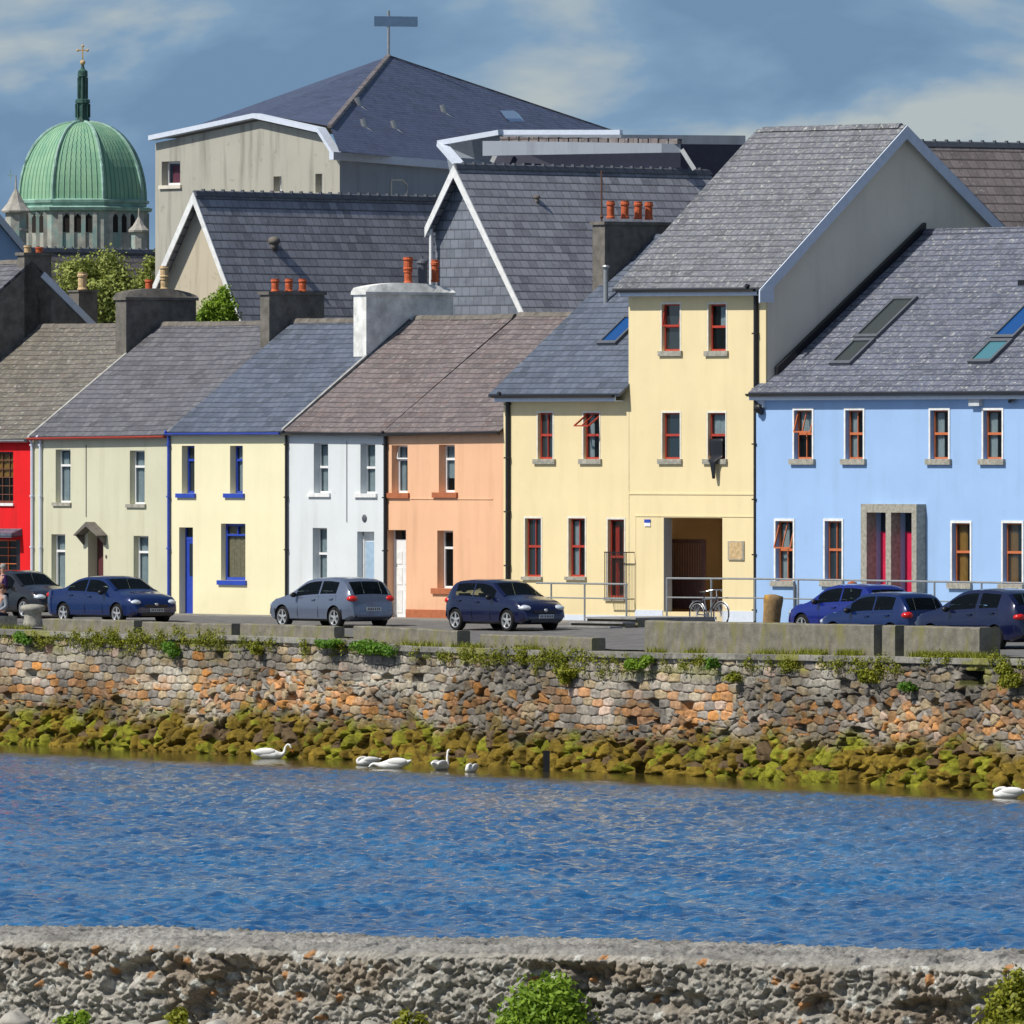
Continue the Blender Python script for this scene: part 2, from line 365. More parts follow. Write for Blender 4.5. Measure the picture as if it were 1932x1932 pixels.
def gridfaces(ni, nj):
    i, j = np.meshgrid(np.arange(ni-1), np.arange(nj-1), indexing='ij'); a = (i*nj+j).ravel()
    return np.stack([a, a+nj, a+nj+1, a+1], 1)
# --- numpy noise
def hsh(i, j, k=0):
    n = (i.astype(np.int64)*374761393+j.astype(np.int64)*668265263+k*974634777) & 0xffffffff
    n = ((n ^ (n >> 13))*1274126177) & 0xffffffff; n = n ^ (n >> 16); n = (n*2246822519) & 0xffffffff; n ^= n >> 15
    return (n & 0xffffff)/float(0xffffff)
def vn(x, y, k=0):
    i, j = np.floor(x), np.floor(y); fx, fy = x-i, y-j; fx = fx*fx*(3-2*fx); fy = fy*fy*(3-2*fy)
    a, b, c, d = hsh(i, j, k), hsh(i+1, j, k), hsh(i, j+1, k), hsh(i+1, j+1, k)
    return (a*(1-fx)+b*fx)*(1-fy)+(c*(1-fx)+d*fx)*fy
def fbm(x, y, k=0, o=4):
    s = 0; a = .5; t = 0
    for q in range(o): s = s+a*vn(x*2**q, y*2**q, k+q*17); t += a; a *= .5
    return s/t
def sst(x, a, b): t = np.clip((x-a)/(b-a), 0, 1); return t*t*(3-2*t)
def voro(x, y, k=0, jit=1.0, brick=0.0):
    j0 = np.floor(y); f1 = np.full(x.shape, 9.); f2 = f1.copy(); idd = np.zeros(x.shape); cx = idd.copy(); cy = idd.copy()
    for dj in (-1, 0, 1):
        jj = j0+dj; xs = x+brick*.5*(jj % 2); i0 = np.floor(xs)
        for di in (-1, 0, 1):
            ii = i0+di; px = ii+.5+(hsh(ii, jj, k)-.5)*jit; py = jj+.5+(hsh(ii, jj, k+5)-.5)*jit
            dx, dy = xs-px, y-py; d = np.maximum(np.abs(dx), np.abs(dy))*.55+np.sqrt(dx*dx+dy*dy)*.45
            h = hsh(ii, jj, k+9); m1 = d < f1
            f2 = np.where(m1, f1, np.minimum(f2, d)); idd = np.where(m1, h, idd); cx = np.where(m1, dx, cx); cy = np.where(m1, dy, cy); f1 = np.where(m1, d, f1)
    return f1, f2, idd, cx, cy
# ------------------------------------------------------------------ leaf clumps
def leaves(name, mt, parent, blobs, n, size, seed=0, up=.3, soft=.25):
    """blobs: (x,y,z,rx,ry,rz); leaf quads spread through the blob volumes"""
    g = np.random.default_rng(seed); bl = np.array(blobs, float); wts = bl[:, 3]*bl[:, 4]*bl[:, 5]; wts = wts**.8; wts /= wts.sum()
    idx = g.choice(len(bl), n, p=wts); d = g.normal(size=(n, 3)); d /= np.linalg.norm(d, axis=1)[:, None]
    rr = g.random(n)**.5*(1+soft*g.random(n)**2); c = bl[idx, :3]+d*bl[idx, 3:]*rr[:, None]
    nr = d+g.normal(size=(n, 3))*.7+np.array([0, 0, up]); nr /= np.linalg.norm(nr, axis=1)[:, None]
    t = np.cross(nr, g.normal(size=(n, 3))); t /= np.linalg.norm(t, axis=1)[:, None]; b = np.cross(nr, t)
    s = size*(.6+.8*g.random(n))[:, None]
    V = np.stack([c-t*s, c-b*s*.55, c+t*s, c+b*s*.55], 1).reshape(-1, 3); Fc = np.arange(4*n).reshape(-1, 4)
    col = np.repeat(np.clip(g.random(n)*.6+.4*hsh(idx, idx*0, 3), 0, 1), 4)
    return npmesh(name, V, Fc, mt, parent, col, False)
def blades(name, mt, parent, pts, h, w, seed=0, lean=.35):
    g = np.random.default_rng(seed); p = np.array(pts, float); n = len(p); a = g.random(n)*6.28; hh = h*(.5+g.random(n))
    t = np.stack([np.cos(a), np.sin(a), a*0], 1)*w; tip = np.stack([g.normal(size=n)*lean*hh, g.normal(size=n)*lean*hh, hh], 1)
    V = np.stack([p-t, p+t, p+tip], 1).reshape(-1, 3); Fc = np.arange(3*n).reshape(-1, 3)
    return npmesh(name, V, Fc, mt, parent, np.repeat(g.random(n), 3), False)
# ================================================================== SETTING
def struct(name, o): return tag(o, kind='structure')
# ground behind the sea wall: a street falling gently to the quay edge, then flat to the horizon
def zstreet(w): return 0.0 if w > -6 else -0.30*min(1, (-6-w)/9.0)
def qtop(uq):
    pxs = [0, 190, 450, 644, 777, 1000, 1200, 1500, 1932]; ys = [1187, 1195, 1199, 1206, 1219, 1226, 1231, 1235, 1244]
    us = [FQ.u(p) for p in pxs]; zs = [FQ.z(u, 0, y) for u, y in zip(us, ys)]; return float(np.interp(uq, us, zs))
def zroad(p):
    """street height at a world point"""
    dx, dy = p[0]-FA.X, p[1]-FA.Y; w = dx*FA.s+dy*FA.c
    ex, ey = p[0]-FQ.X, p[1]-FQ.Y; uq = ex*FQ.c-ey*FQ.s; wq = ex*FQ.s+ey*FQ.c
    zt = qtop(uq)+.02; k = min(1, max(0, (-w-6)/max(.1, (-w-6)+wq))) if w < -6 else 0
    return zt*k
V = []; us = np.linspace(-60, 120, 61)
rows = [0, .25, .5, .75, 1]
g_pts = []
for uq in us:
    a = FQ.world(uq, .75); 
    # along inward normal until the terrace line w=-6
    row = []
    for k in range(9):
        p = FQ.world(uq, .75+ k*2.4); row.append((p.x, p.y, zroad(p)-.0))
    g_pts.append(row)
Vn = np.array(g_pts).reshape(-1, 3)
st = npmesh('street', Vn, gridfaces(len(us), 9), M['asphalt'], None, None, True); struct('street', st)
# wide ground sheet
gm = MB(); a = FQ.world(-2500, 1.0, -.55); b = FQ.world(600, 1.0, -.55)
q = FQ.world(-2500, 1.2, -.55); 
gm.poly([FQ.world(-3000, 1.2, -.6), FQ.world(900, 1.2, -.6), (5000, 6500, -.6), (-5000, 6500, -.6)])
struct('ground', gm.build('ground', M['soil']))
# pavement at the foot of the terrace
pv = MB(); sec = lambda u: [(u, -2.1, -.3), (u, -2.1, .12), (u, .3, .12), (u, .3, -.3)]
pv.loft([sec(-40), sec(FA.u(960))])
po = pv.build('pavement', M['pave']); po.location = FA.world(0); po.rotation_euler = (0, 0, -TH); struct('pavement', po)
po.location.z = -.1
pv = MB(); ua, ub = FA.u(960)+.02, FA.u(2100)
sec = lambda u: [(u, -3.3, -.5), (u, -3.3, .03), (u, .3, .03), (u, .3, -.5)]
pv.loft([sec(ua), sec(ub)])
po = pv.build('raised_pavement', M['pave']); po.location = FA.world(0); po.rotation_euler = (0, 0, -TH); struct('raised_pavement', po)

# near bank
nb = MB(); ys_ = [-60, -5, 8, 30, 60, 88, 101]; zs_ = [3.0, 3.1, 3.0, 1.7, .4, -.35, -.5]
nb.add([(x, y, z) for y, z in zip(ys_, zs_) for x in (-400, 400)], [(2*i, 2*i+1, 2*i+3, 2*i+2) for i in range(len(ys_)-1)])
struct('river_bank', nb.build('river_bank', M['soil'], smooth=True))

# ------------------------------------------------------------------ water
def water_mat():
    def f(nt, b):
        b.inputs['Base Color'].default_value = (.008, .075, .235, 1); b.inputs['IOR'].default_value = 1.33
        n1 = noise(nt, 8.5, 4, .7, stretch=(1, .30, 1)); n2 = noise(nt, .22, 4, .6, stretch=(1, .5, 1)); n3 = noise(nt, 3.0, 5, .7, stretch=(1, .28, 1))
        c = mixc(nt, ramp(nt, n2, .38, .62), (.005, .095, .265), (.016, .175, .40)); c = mixc(nt, ramp(nt, n3, .35, .68), mixc(nt, .7, c, (.004, .04, .14)), c)
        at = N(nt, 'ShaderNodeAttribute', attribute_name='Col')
        c = mixc(nt, ramp(nt, at.outputs['Fac'], .5, 1, .42, 0), c, (.075, .12, .19)); c = mixc(nt, ramp(nt, at.outputs['Fac'], 0, .5), (.060, .052, .016), c); L(nt, c, b.inputs['Base Color'])  # bank reflection painted in: brown by the wall, greyer farther out
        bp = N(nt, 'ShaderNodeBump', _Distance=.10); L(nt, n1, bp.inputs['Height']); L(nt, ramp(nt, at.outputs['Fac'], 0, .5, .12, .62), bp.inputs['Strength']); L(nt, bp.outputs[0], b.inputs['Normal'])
    return mat('river_water', f, .07, .8)
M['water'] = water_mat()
def waves(X, Y):
    g = np.random.default_rng(11); h = np.zeros(X.shape)
    for i in range(54):
        lam = .26*(5.5**g.random()); th = R(68+g.normal()*44); amp = .0074*lam**.7; ph = g.random()*6.28
        k = 2*math.pi/lam; q = np.sin(k*(X*math.cos(th)+Y*math.sin(th))+ph+2.2*vn(X/3.1+i*7.3, Y/4.7, i)); h += amp*(q+.35*q*q)
    return h*(.55+.75*fbm(X/5.0, Y/14.0, 4, 3))
ny, nx = 1700, 420
yy = 99.5*(372/99.5)**np.linspace(0, 1, ny); hw_ = yy*(966/F)*1.38+.8
xx = np.linspace(-1, 1, nx)[None, :]*hw_[:, None]; YY = np.repeat(yy[:, None], nx, 1)
calm = 1.0
# calmer under the sea wall
ex, ey = xx-FQ.X, YY-FQ.Y; wq = ex*FQ.s+ey*FQ.c
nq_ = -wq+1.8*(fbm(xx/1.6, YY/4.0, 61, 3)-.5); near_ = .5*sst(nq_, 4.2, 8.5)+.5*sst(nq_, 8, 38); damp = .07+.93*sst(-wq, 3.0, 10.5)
edge = sst(1-np.abs(np.repeat(np.linspace(-1, 1, nx)[None, :], ny, 0)), 0, .06)
Z = ZW+waves(xx, YY)*damp*edge
Vw = np.stack([xx, YY, Z], 2).reshape(-1, 3)
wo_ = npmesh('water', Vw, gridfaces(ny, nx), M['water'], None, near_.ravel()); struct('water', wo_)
wm = MB()
l0 = [(-500, 99.5, ZW), (-hw_[0], 99.5, ZW), (-hw_[-1], 372, ZW), (-500, 1200, ZW)]
r0 = [(hw_[0], 99.5, ZW), (500, 99.5, ZW), (500, 372, ZW), (hw_[-1], 372, ZW)]
wm.poly(l0); wm.poly(r0); wr_ = wm.build('river', M['water']); ca_ = wr_.data.color_attributes.new('Col', 'FLOAT_COLOR', 'POINT'); ca_.data.foreach_set('color', [1.0]*(4*len(wr_.data.vertices))); struct('river', wr_)

# ------------------------------------------------------------------ sea wall
def seawall():
    ulo, uhi = FQ.u(-150), FQ.u(2090); na = int((uhi-ulo)/.042); nv = 230
    ua = np.linspace(ulo, uhi, na); top = np.array([qtop(u) for u in ua])
    U = np.repeat(ua[:, None], nv, 1); T = np.repeat(top[:, None], nv, 1); q = np.linspace(0, 1, nv)[None, :]
    ZZ = (ZW-.7)+(T-(ZW-.7))*q
    d = T-ZZ                               # depth below the top
    mask = fbm(U/4.5, ZZ/1.6, 21, 3); dressed = sst(mask+.14*sst(d, 1.5, .6), .47, .53)*sst(d, 2.5, 1.7)
    wx = U+.12*(fbm(U*1.1, ZZ*1.1, 3, 2)-.5); wz = ZZ+.10*(fbm(U*1.0, ZZ*1.7, 8, 2)-.5)
    a1 = voro(wx/.34, wz/.225, 1, 1.0, .7); a2 = voro(wx/.60, wz/.235, 2, .34, 1.0)
    wbx = U+.5*(fbm(U*.8, ZZ*.9, 31, 3)-.5); wbz = ZZ+.3*(fbm(U*.8, ZZ*1.2, 37, 3)-.5)
    a3 = voro(wbx/.46, wbz/.40, 3, 1.0, .4)
    low = sst(d, 2.35, 2.65); dr = dressed > .5; lo = (d+.35*(fbm(U/1.3, ZZ, 44, 2)-.5)) > 2.32+.5*(fbm(U/2.8, ZZ*0, 46, 2)-.5)
    sel = lambda i: np.where(lo, a3[i], np.where(dr, a2[i], a1[i]))
    f1, f2, idd, cx, cy = (sel(i) for i in range(5))
    e_ = f2-f1; joint = sst(e_, .02, .20)
    jl = sst(e_, .03, .34)
    tilt = cx*(hsh(np.round(idd*9999), idd*0, 2)-.5)*.14+cy*(hsh(np.round(idd*9999), idd*0, 5)-.3)*.12
    rough_ = fbm(U*6, ZZ*9, 12, 3)-.5
    disp = joint*(.045+.07*hsh(np.round(idd*9999), idd*0, 7)*np.where(dr, .25, 1))+tilt*np.where(dr, .3, 1)*joint+rough_*.035
    dl = jl*(.09+.17*hsh(np.round(idd*9999), idd*0, 7))+tilt*1.3*jl+rough_*.12
    disp = np.where(lo, dl, disp)
    # missing stones
    disp -= (idd > .945)*joint*.30; disp = disp+np.where(lo, 0, .10*(fbm(U/1.2, ZZ/.7, 140, 3)-.5))
    # outfall hole
    hu = FQ.u(1842); hz = FQ.z(hu, 0, 1279)
    hole = np.maximum(np.abs(U-hu)/.48, np.abs(ZZ-hz)/.18); disp = np.where(hole < 1, -.42, disp)
    # coping course
    cop = d < .16; blk = np.floor(U/1.15+.3*vn(U/4, U*0, 5)); bj = np.abs((U/1.15+.3*vn(U/4, U*0, 5))-blk-.5) > .47
    disp = np.where(cop, .12+.05*hsh(blk, blk*0, 3)-.06*bj+rough_*.02, disp)
    disp += .16*sst(d, 2.1, 3.3)+d*.10                      # batter and spread foot
    # colours
    h1 = hsh(np.round(idd*9999), idd*0, 13); h2 = hsh(np.round(idd*9999), idd*0, 14)
    grey = np.stack([.20+.17*h1, .185+.155*h1, .16+.125*h1+.02*h2], 2); warm = np.stack([.26+.14*h1, .21+.11*h1, .14+.07*h1], 2)
    grey = np.where((h2 > .74)[..., None], warm, grey)
    band = np.exp(-((d-1.55-.25*(vn(U/5, U*0, 2)-.5))/.55)**2)*(.25+1.1*fbm(U/2.6, ZZ/1.2, 55, 3))
    org = h2 < band*.62; h3 = hsh(np.round(idd*9999), idd*0, 15); oc = np.stack([.30+.24*h1, .17+.08*h1+.05*h3, .07+.09*h3], 2)
    col = np.where(org[..., None], oc, grey)
    pk = (h1 > .975) & ~lo; col = np.where(pk[..., None], np.array([.52, .40, .33]), col)
    pale = sst(fbm(U/2.2+9, ZZ/.8, 66, 3), .60, .68)*sst(d, 2.0, 1.4)*sst(d, .15, .4)
    col = col*(1-.5*pale[..., None])+np.array([.46, .45, .40])*.5*pale[..., None]
    damp_ = sst(d+.5*(fbm(U/2.2, ZZ/.9, 71, 3)-.5), 1.75, 2.35)*sst(vn(U/6.5+3, U*0, 9), .25, .6)
    col = col*(1-.55*damp_[..., None]); tn = fbm(U/2.4, ZZ/1.0, 133, 4); col = col*(.62+.72*sst(tn, .3, .7))[..., None]; fnv = fbm(U*9, ZZ*13, 134, 3); col = col*(.72+.56*fnv)[..., None]
    al = sst(d+1.3*(fbm(U/1.0, ZZ/.9, 81, 4)-.5), 1.85, 2.5)
    ag = fbm(U/.8, ZZ/.5, 91, 4)+.12*(h1-.5)
    ac = np.where((ag > .57)[..., None], np.array([.23, .235, .02]), np.array([.22, .155, .02]))*(.30+.30*h1[..., None]+.9*fbm(U*2.5, ZZ*3.5, 17, 4)[..., None]-.05)
    ac = np.where(((h2 < .12) & (d < 3.0))[..., None], np.array([.13, .09, .05]), ac)
    col = col*(1-al[..., None])+ac*al[..., None]
    mort = (np.where(lo, .22+.78*sst(e_, .0, .14), .30+.70*sst(e_, .0, .12)))[..., None]; col = col*mort
    col = col*np.array([.86, .84, .81]); col = np.where((hole < 1.12)[..., None], .018, col)  # hole and rim painted near black as its inner shade
    col = np.where(cop[..., None], (.14+.12*hsh(blk, blk*0, 1)+.10*(fbm(U*3, ZZ*6, 6, 3)-.4))[..., None]*np.array([1, .97, .86]), col)
    gm_ = sst(fbm(U/1.6, ZZ/.5, 99, 3), .56, .64)*sst(d, .9, .3)*.7
    col = col*(1-gm_[..., None])+np.array([.20, .20, .03])*gm_[..., None]
    W = -disp
    X = FQ.X+U*FQ.c+W*FQ.s; Y = FQ.Y-U*FQ.s+W*FQ.c
    V1 = np.stack([X, Y, ZZ], 2); 
    # top ledge rows appended
    cols = [V1]; cc = [col]
    for wk in (.25, .6, .95):
        Wt = np.full((na, 1), wk); zz = T[:, :1]+.01*hsh(np.floor(U[:, :1]*5), U[:, :1]*0, 2)
        V2 = np.stack([FQ.X+U[:, :1]*FQ.c+Wt*FQ.s, FQ.Y-U[:, :1]*FQ.s+Wt*FQ.c, zz], 2); cols.append(V2)
        lc_ = (.13+.12*fbm(U[:, :1]*1.3, U[:, :1]*0+wk, 5, 4))[..., None]; cc.append(lc_*np.array([1, .96, .78]))
    V1 = np.concatenate(cols, 1); col = np.concatenate(cc, 1); nv2 = V1.shape[1]
    o = npmesh('sea_wall', V1.reshape(-1, 3), gridfaces(na, nv2)[:, ::-1], M['seastone'], None, col.reshape(-1, 3))
    tag(o, 'long rubble stone sea wall with orange stones and yellow weed at its foot', 'wall')
seawall()
# the coast wall beyond the picture on both sides
xm = MB()
for u0_, u1_ in ((-300, FQ.u(-150)), (FQ.u(2090), 230)):
    xm.loft([[(u, -.5, ZW-1), (u, 0, -.3), (u, 1, -.3), (u, 1, ZW-1)] for u in (u0_, u1_)])
o = xm.build('quay_embankment', M['cgrey']); o.location = FQ.world(0); o.rotation_euler = (0, 0, -TQ); struct('quay_embankment', o)

# ------------------------------------------------------------------ near wall
def nearwall():
    th = math.atan(.557); YN = 100.0; FN = Fr((0-966)/F*YN, YN, th)
    ulo, uhi = FN.u(-260), FN.u(2200); step = .0085; na = int((uhi-ulo)/step); ua = np.linspace(ulo, uhi, na)
    zt = FN.z(0, 0, 1748)                     # back top edge
    # profile: back edge -> sloping top -> face
    sprof = np.concatenate([np.linspace(0, 1.0, 46), 1.0+np.linspace(.008, 1.05, 128)])
    U, S = np.meshgrid(ua, sprof, indexing='ij')
    topm = S <= 1.0; face = ~topm; dz = np.where(face, S-1.0, 0)
    lump = fbm(U*2.2, S*2.6, 3, 4); v1 = voro(U/.13+.6*fbm(U*3, S*3, 4, 2), S/.12+.5*fbm(U*3, S*3, 5, 2), 6, 1.0); v2 = voro(U/.062, S/.058, 7, 1.0); v3 = voro(U/.5, S/.33, 12, 1.0)
    dome1 = sst(v1[1]-v1[0], 0, .30); dome2 = sst(.62-v2[0], 0, .6); dome3 = sst(v3[1]-v3[0], 0, .3)
    fn = fbm(U*22, S*22, 9, 3)-.5; cav = sst(fbm(U*1.7+5, S*3.0, 40, 3), .58, .68)
    df = .14*(lump-.5)+.035*dome1*(.4+v1[2])+.034*dome2*(v2[2]+.1)+.03*dome3+.055*fn+.05*(fbm(U*9, S*9, 33, 3)-.5)+.03*(fbm(U*50, S*50, 34, 2)-.5)-.14*cav*sst(dz, .04, .15)
    dt = .035*(fbm(U*.9, S*1.3, 14, 4)-.5)+.03*fn+.016*dome2*(v2[2] > .5)-.03*sst(fbm(U*5, S*5, 90, 3), .58, .68)
    round_ = np.where(topm, sst(S, .86, 1.0)*.03, 0)
    W = -np.where(topm, S, 1.0)-np.where(face, (df+.03)*sst(dz, -.01, .05), 0)-dz*.10
    Zv = zt-np.where(topm, S*.05+round_, .08+dz)+np.where(topm, dt, dt*0)
    Zv = Zv+.016*np.sin(U*1.3)+.02*(fbm(U*.5, U*0, 60, 3)-.5)
    und = sst(dz, .0, .12)
    g = .21+.24*fbm(U*3, S*3, 70, 4)+.10*(v2[2]-.5)+.16*(fbm(U*28, S*28, 71, 3)-.5)
    col = np.stack([g*1.0, g*.95, g*.84], 2)
    br = sst(fbm(U*1.1, S*2, 72, 3), .5, .65)[..., None]*und[..., None]; col = col*(1-.6*br)+np.array([.23, .17, .11])*.6*br
    org = ((v2[2] > .982) & face)[..., None]; col = np.where(org, np.array([.42, .22, .10]), col)
    wht = ((v2[2] < .06))[..., None]; col = np.where(wht, np.array([.50, .50, .46]), col)
    deep = (v1[1]-v1[0] < .07)[..., None] & face[..., None]; col = np.where(deep, col*.85, col)
    tq_ = .27+.30*(fbm(U*2.5, S*5, 77, 4)-.5)+.16*(fbm(U*14, S*14, 78, 3)-.5); tp = np.stack([tq_, tq_*.97, tq_*.90], 2); col = np.where(topm[..., None], tp, col)
    X = FN.X+U*FN.c+W*FN.s+1.0*FN.s*0; Y = FN.Y-U*FN.s+W*FN.c
    V1 = np.stack([X, Y, Zv], 2)
    back = V1[:, :1].copy(); back[..., 2] = ZW-1; V1 = np.concatenate([back, V1], 1); col = np.concatenate([col[:, :1], col], 1)
    o = npmesh('near_wall', V1.reshape(-1, 3), gridfaces(na, V1.shape[1]), M['rubble'], None, col.reshape(-1, 3))
    o.name = 'rubble_wall'; tag(o, 'crumbling grey rubble concrete wall across the foreground', 'wall')
    xm = MB()
    for u0_, u1_ in ((-120, ulo), (uhi, 120)):
        xm.loft([[(u, 0, ZW-1), (u, 0, zt), (u, -1, zt-.12), (u, -1.1, -1.2)] for u in (u0_, u1_)])
    o = xm.build('bank_embankment', M['cgrey']); o.location = FN.world(0); o.rotation_euler = (0, 0, -th); struct('e', o)
    return FN, zt
FN, ZN = nearwall()

# ================================================================== HOUSES
TE = -TH
def house_root(name, label, px, cat='house'):
    u = FA.u(px); o = thing(name, label, cat, FA.world(u), TE); o['u'] = 0; del o['u']; return o, u
def wall_holes(mb, u0, u1, z0, zt0, zt1, rects, d, w=0.0, m=0):
    us = sorted({u0, u1, *[r[0] for r in rects], *[r[1] for r in rects]}); zs = sorted({z0, *[r[2] for r in rects], *[r[3] for r in rects]}); zs.append(None)
    tz = lambda u: zt0+(zt1-zt0)*(u-u0)/(u1-u0)
    for i in range(len(us)-1):
        for j in range(len(zs)-1):
            a, b = us[i], us[i+1]; c, e = zs[j], zs[j+1]; mu = (a+b)/2; mz = c+.01 if e is None else (c+e)/2
            if any(r[0] < mu < r[1] and r[2] < mz < r[3] for r in rects): continue
            t0, t1 = (tz(a), tz(b)) if e is None else (e, e)
            mb.poly([(a, w, c), (b, w, c), (b, w, t1), (a, w, t0)], m)
    for r in rects:
        a, b, c, e = r[:4]; dd = r[4] if len(r) > 4 else d
        mb.poly([(a, w, c), (a, w+dd, c), (a, w+dd, e), (a, w, e)], m); mb.poly([(b, w, c), (b, w, e), (b, w+dd, e), (b, w+dd, c)], m)
        mb.poly([(a, w, e), (a, w+dd, e), (b, w+dd, e), (b, w, e)], m); mb.poly([(a, w, c), (b, w, c), (b, w+dd, c), (a, w+dd, c)], m)
def curtain_mesh(u0, u1, z0, z1, w):
    mb = MB(); n = max(6, int((u1-u0)/.035)); top = []; bot = []
    for i in range(n+1):
        u = u0+(u1-u0)*i/n; ww = w+.025*math.sin(i*2.1)+.01*math.sin(i*.7); top.append((u, ww, z1)); bot.append((u, ww, z0))
    mb.loft([bot, top], closed=False, cap=False); return mb
def window(root, a, b, c, e, d=.18, fm='pvc', style='toplight', sill=None, cur=None, w=0.0, name='window', fw=.045, glass_='glass'):
    mb = MB(); y0, y1 = w+d, w+d+.06
    mb.box(a, a+fw, y0, y1, c, e); mb.box(b-fw, b, y0, y1, c, e); mb.box(a+fw, b-fw, y0, y1, e-fw, e); mb.box(a+fw, b-fw, y0, y1, c, c+fw*1.2)
    h = e-c; mid = (a+b)/2
    if style in ('toplight', 'toplight_open'):
        t = e-h*.30; mb.box(a+fw, b-fw, y0-.012, y1-.003, t-.035, t+.035); mb.box(a+fw, a+fw+.03, y0-.01, y1, c+fw, t-.035)
    if style == 'mullion': t = e-h*.2; mb.box(a+fw, b-fw, y0-.012, y1-.003, t-.03, t+.03); mb.box(mid-.02, mid+.02, y0-.008, y1, t, e-fw)
    if style in ('sash', 'sash_open', 'sash2', 'sash2_open', 'sashawn'):
        t = e-h*.48; mb.box(a+fw, b-fw, y0-.014, y1-.003, t-.035, t+.035)
        if style.startswith('sash2'):
            mb.box(mid-.016, mid+.016, y0-.004, y1-.01, c+fw, t-.035)
            if 'open' not in style: mb.box(mid-.016, mid+.016, y0-.004, y1-.01, t+.035, e-fw)
    if style == 'grid':
        for k in range(1, 3): u = a+(b-a)*k/3; mb.box(u-.014, u+.014, y0, y1-.01, c+fw, e-fw)
        for k in range(1, 6): z = c+h*k/6; mb.box(a+fw, b-fw, y0-.003, y1-.013, z-.014, z+.014)
    if style in ('sash_open', 'toplight_open', 'sash2_open', 'sashawn'):
        t = e-h*(.48 if style.startswith('sash') else .30); ang = {'sashawn': .95, 'sash2_open': .28}.get(style, .16); hh = e-fw-t-.03
        P0 = lambda u, k, off=0: (u, y0-math.sin(ang)*hh*k-off, e-fw-math.cos(ang)*hh*k)
        for u in (a+fw*.8, b-fw*.8-.0): mb.bar(P0(u, 0), P0(u, 1), .045, .035, up=(1, 0, 0))
        mb.bar(P0(a+fw*.8, 1), P0(b-fw*.8, 1), .045, .04)
        if style.startswith('sash2') or style == 'sashawn': mb.bar(P0(mid, 0), P0(mid, 1), .03, .03, up=(1, 0, 0))
    o = mb.build(name, M[fm], root)
    g = MB(); g.poly([(a+fw, y0+.035, c+fw), (b-fw, y0+.035, c+fw), (b-fw, y0+.035, e-fw), (a+fw, y0+.035, e-fw)]); g.build('pane', M[glass_], o)
    if cur is None and name == 'window' and random.random() < .75: cur = random.choice(([('curtain', 0, .35, .02, .97)], [('curtain', 0, 1, 0, .5)], [('curtain', 0, .3, .02, .97), ('curtain', .72, 1, .02, .97)], [('curtain', 0, 1, .55, .97)]))
    if cur:
        for ck, f0, f1, g0, g1 in cur: curtain_mesh(a+.03+(b-a-.06)*f0, a+.03+(b-a-.06)*f1, c+h*g0, c+h*g1, y0+.09).build('curtain', M[ck], o, smooth=True)
    if sill:
        sa, sb, sh, sm, pr = sill; s = MB(); s.box(sa, sb, w-pr, w+d, c-sh, c-.002); s.build('sill', M[sm], o)
    return o
def pot(mb, x, y, z, r=.12, h=.42, m=0):
    mb.lathe([(r*1.05, 0), (r*1.08, h*.08), (r*.88, h*.16), (r*.92, h*.55), (r*.85, h*.72), (r*1.08, h*.76), (r*1.1, h*.86), (r*.95, h*.9), (r*.98, h), (r*.75, h), (r*.7, h*.8)], (x, y, z), 14, m)

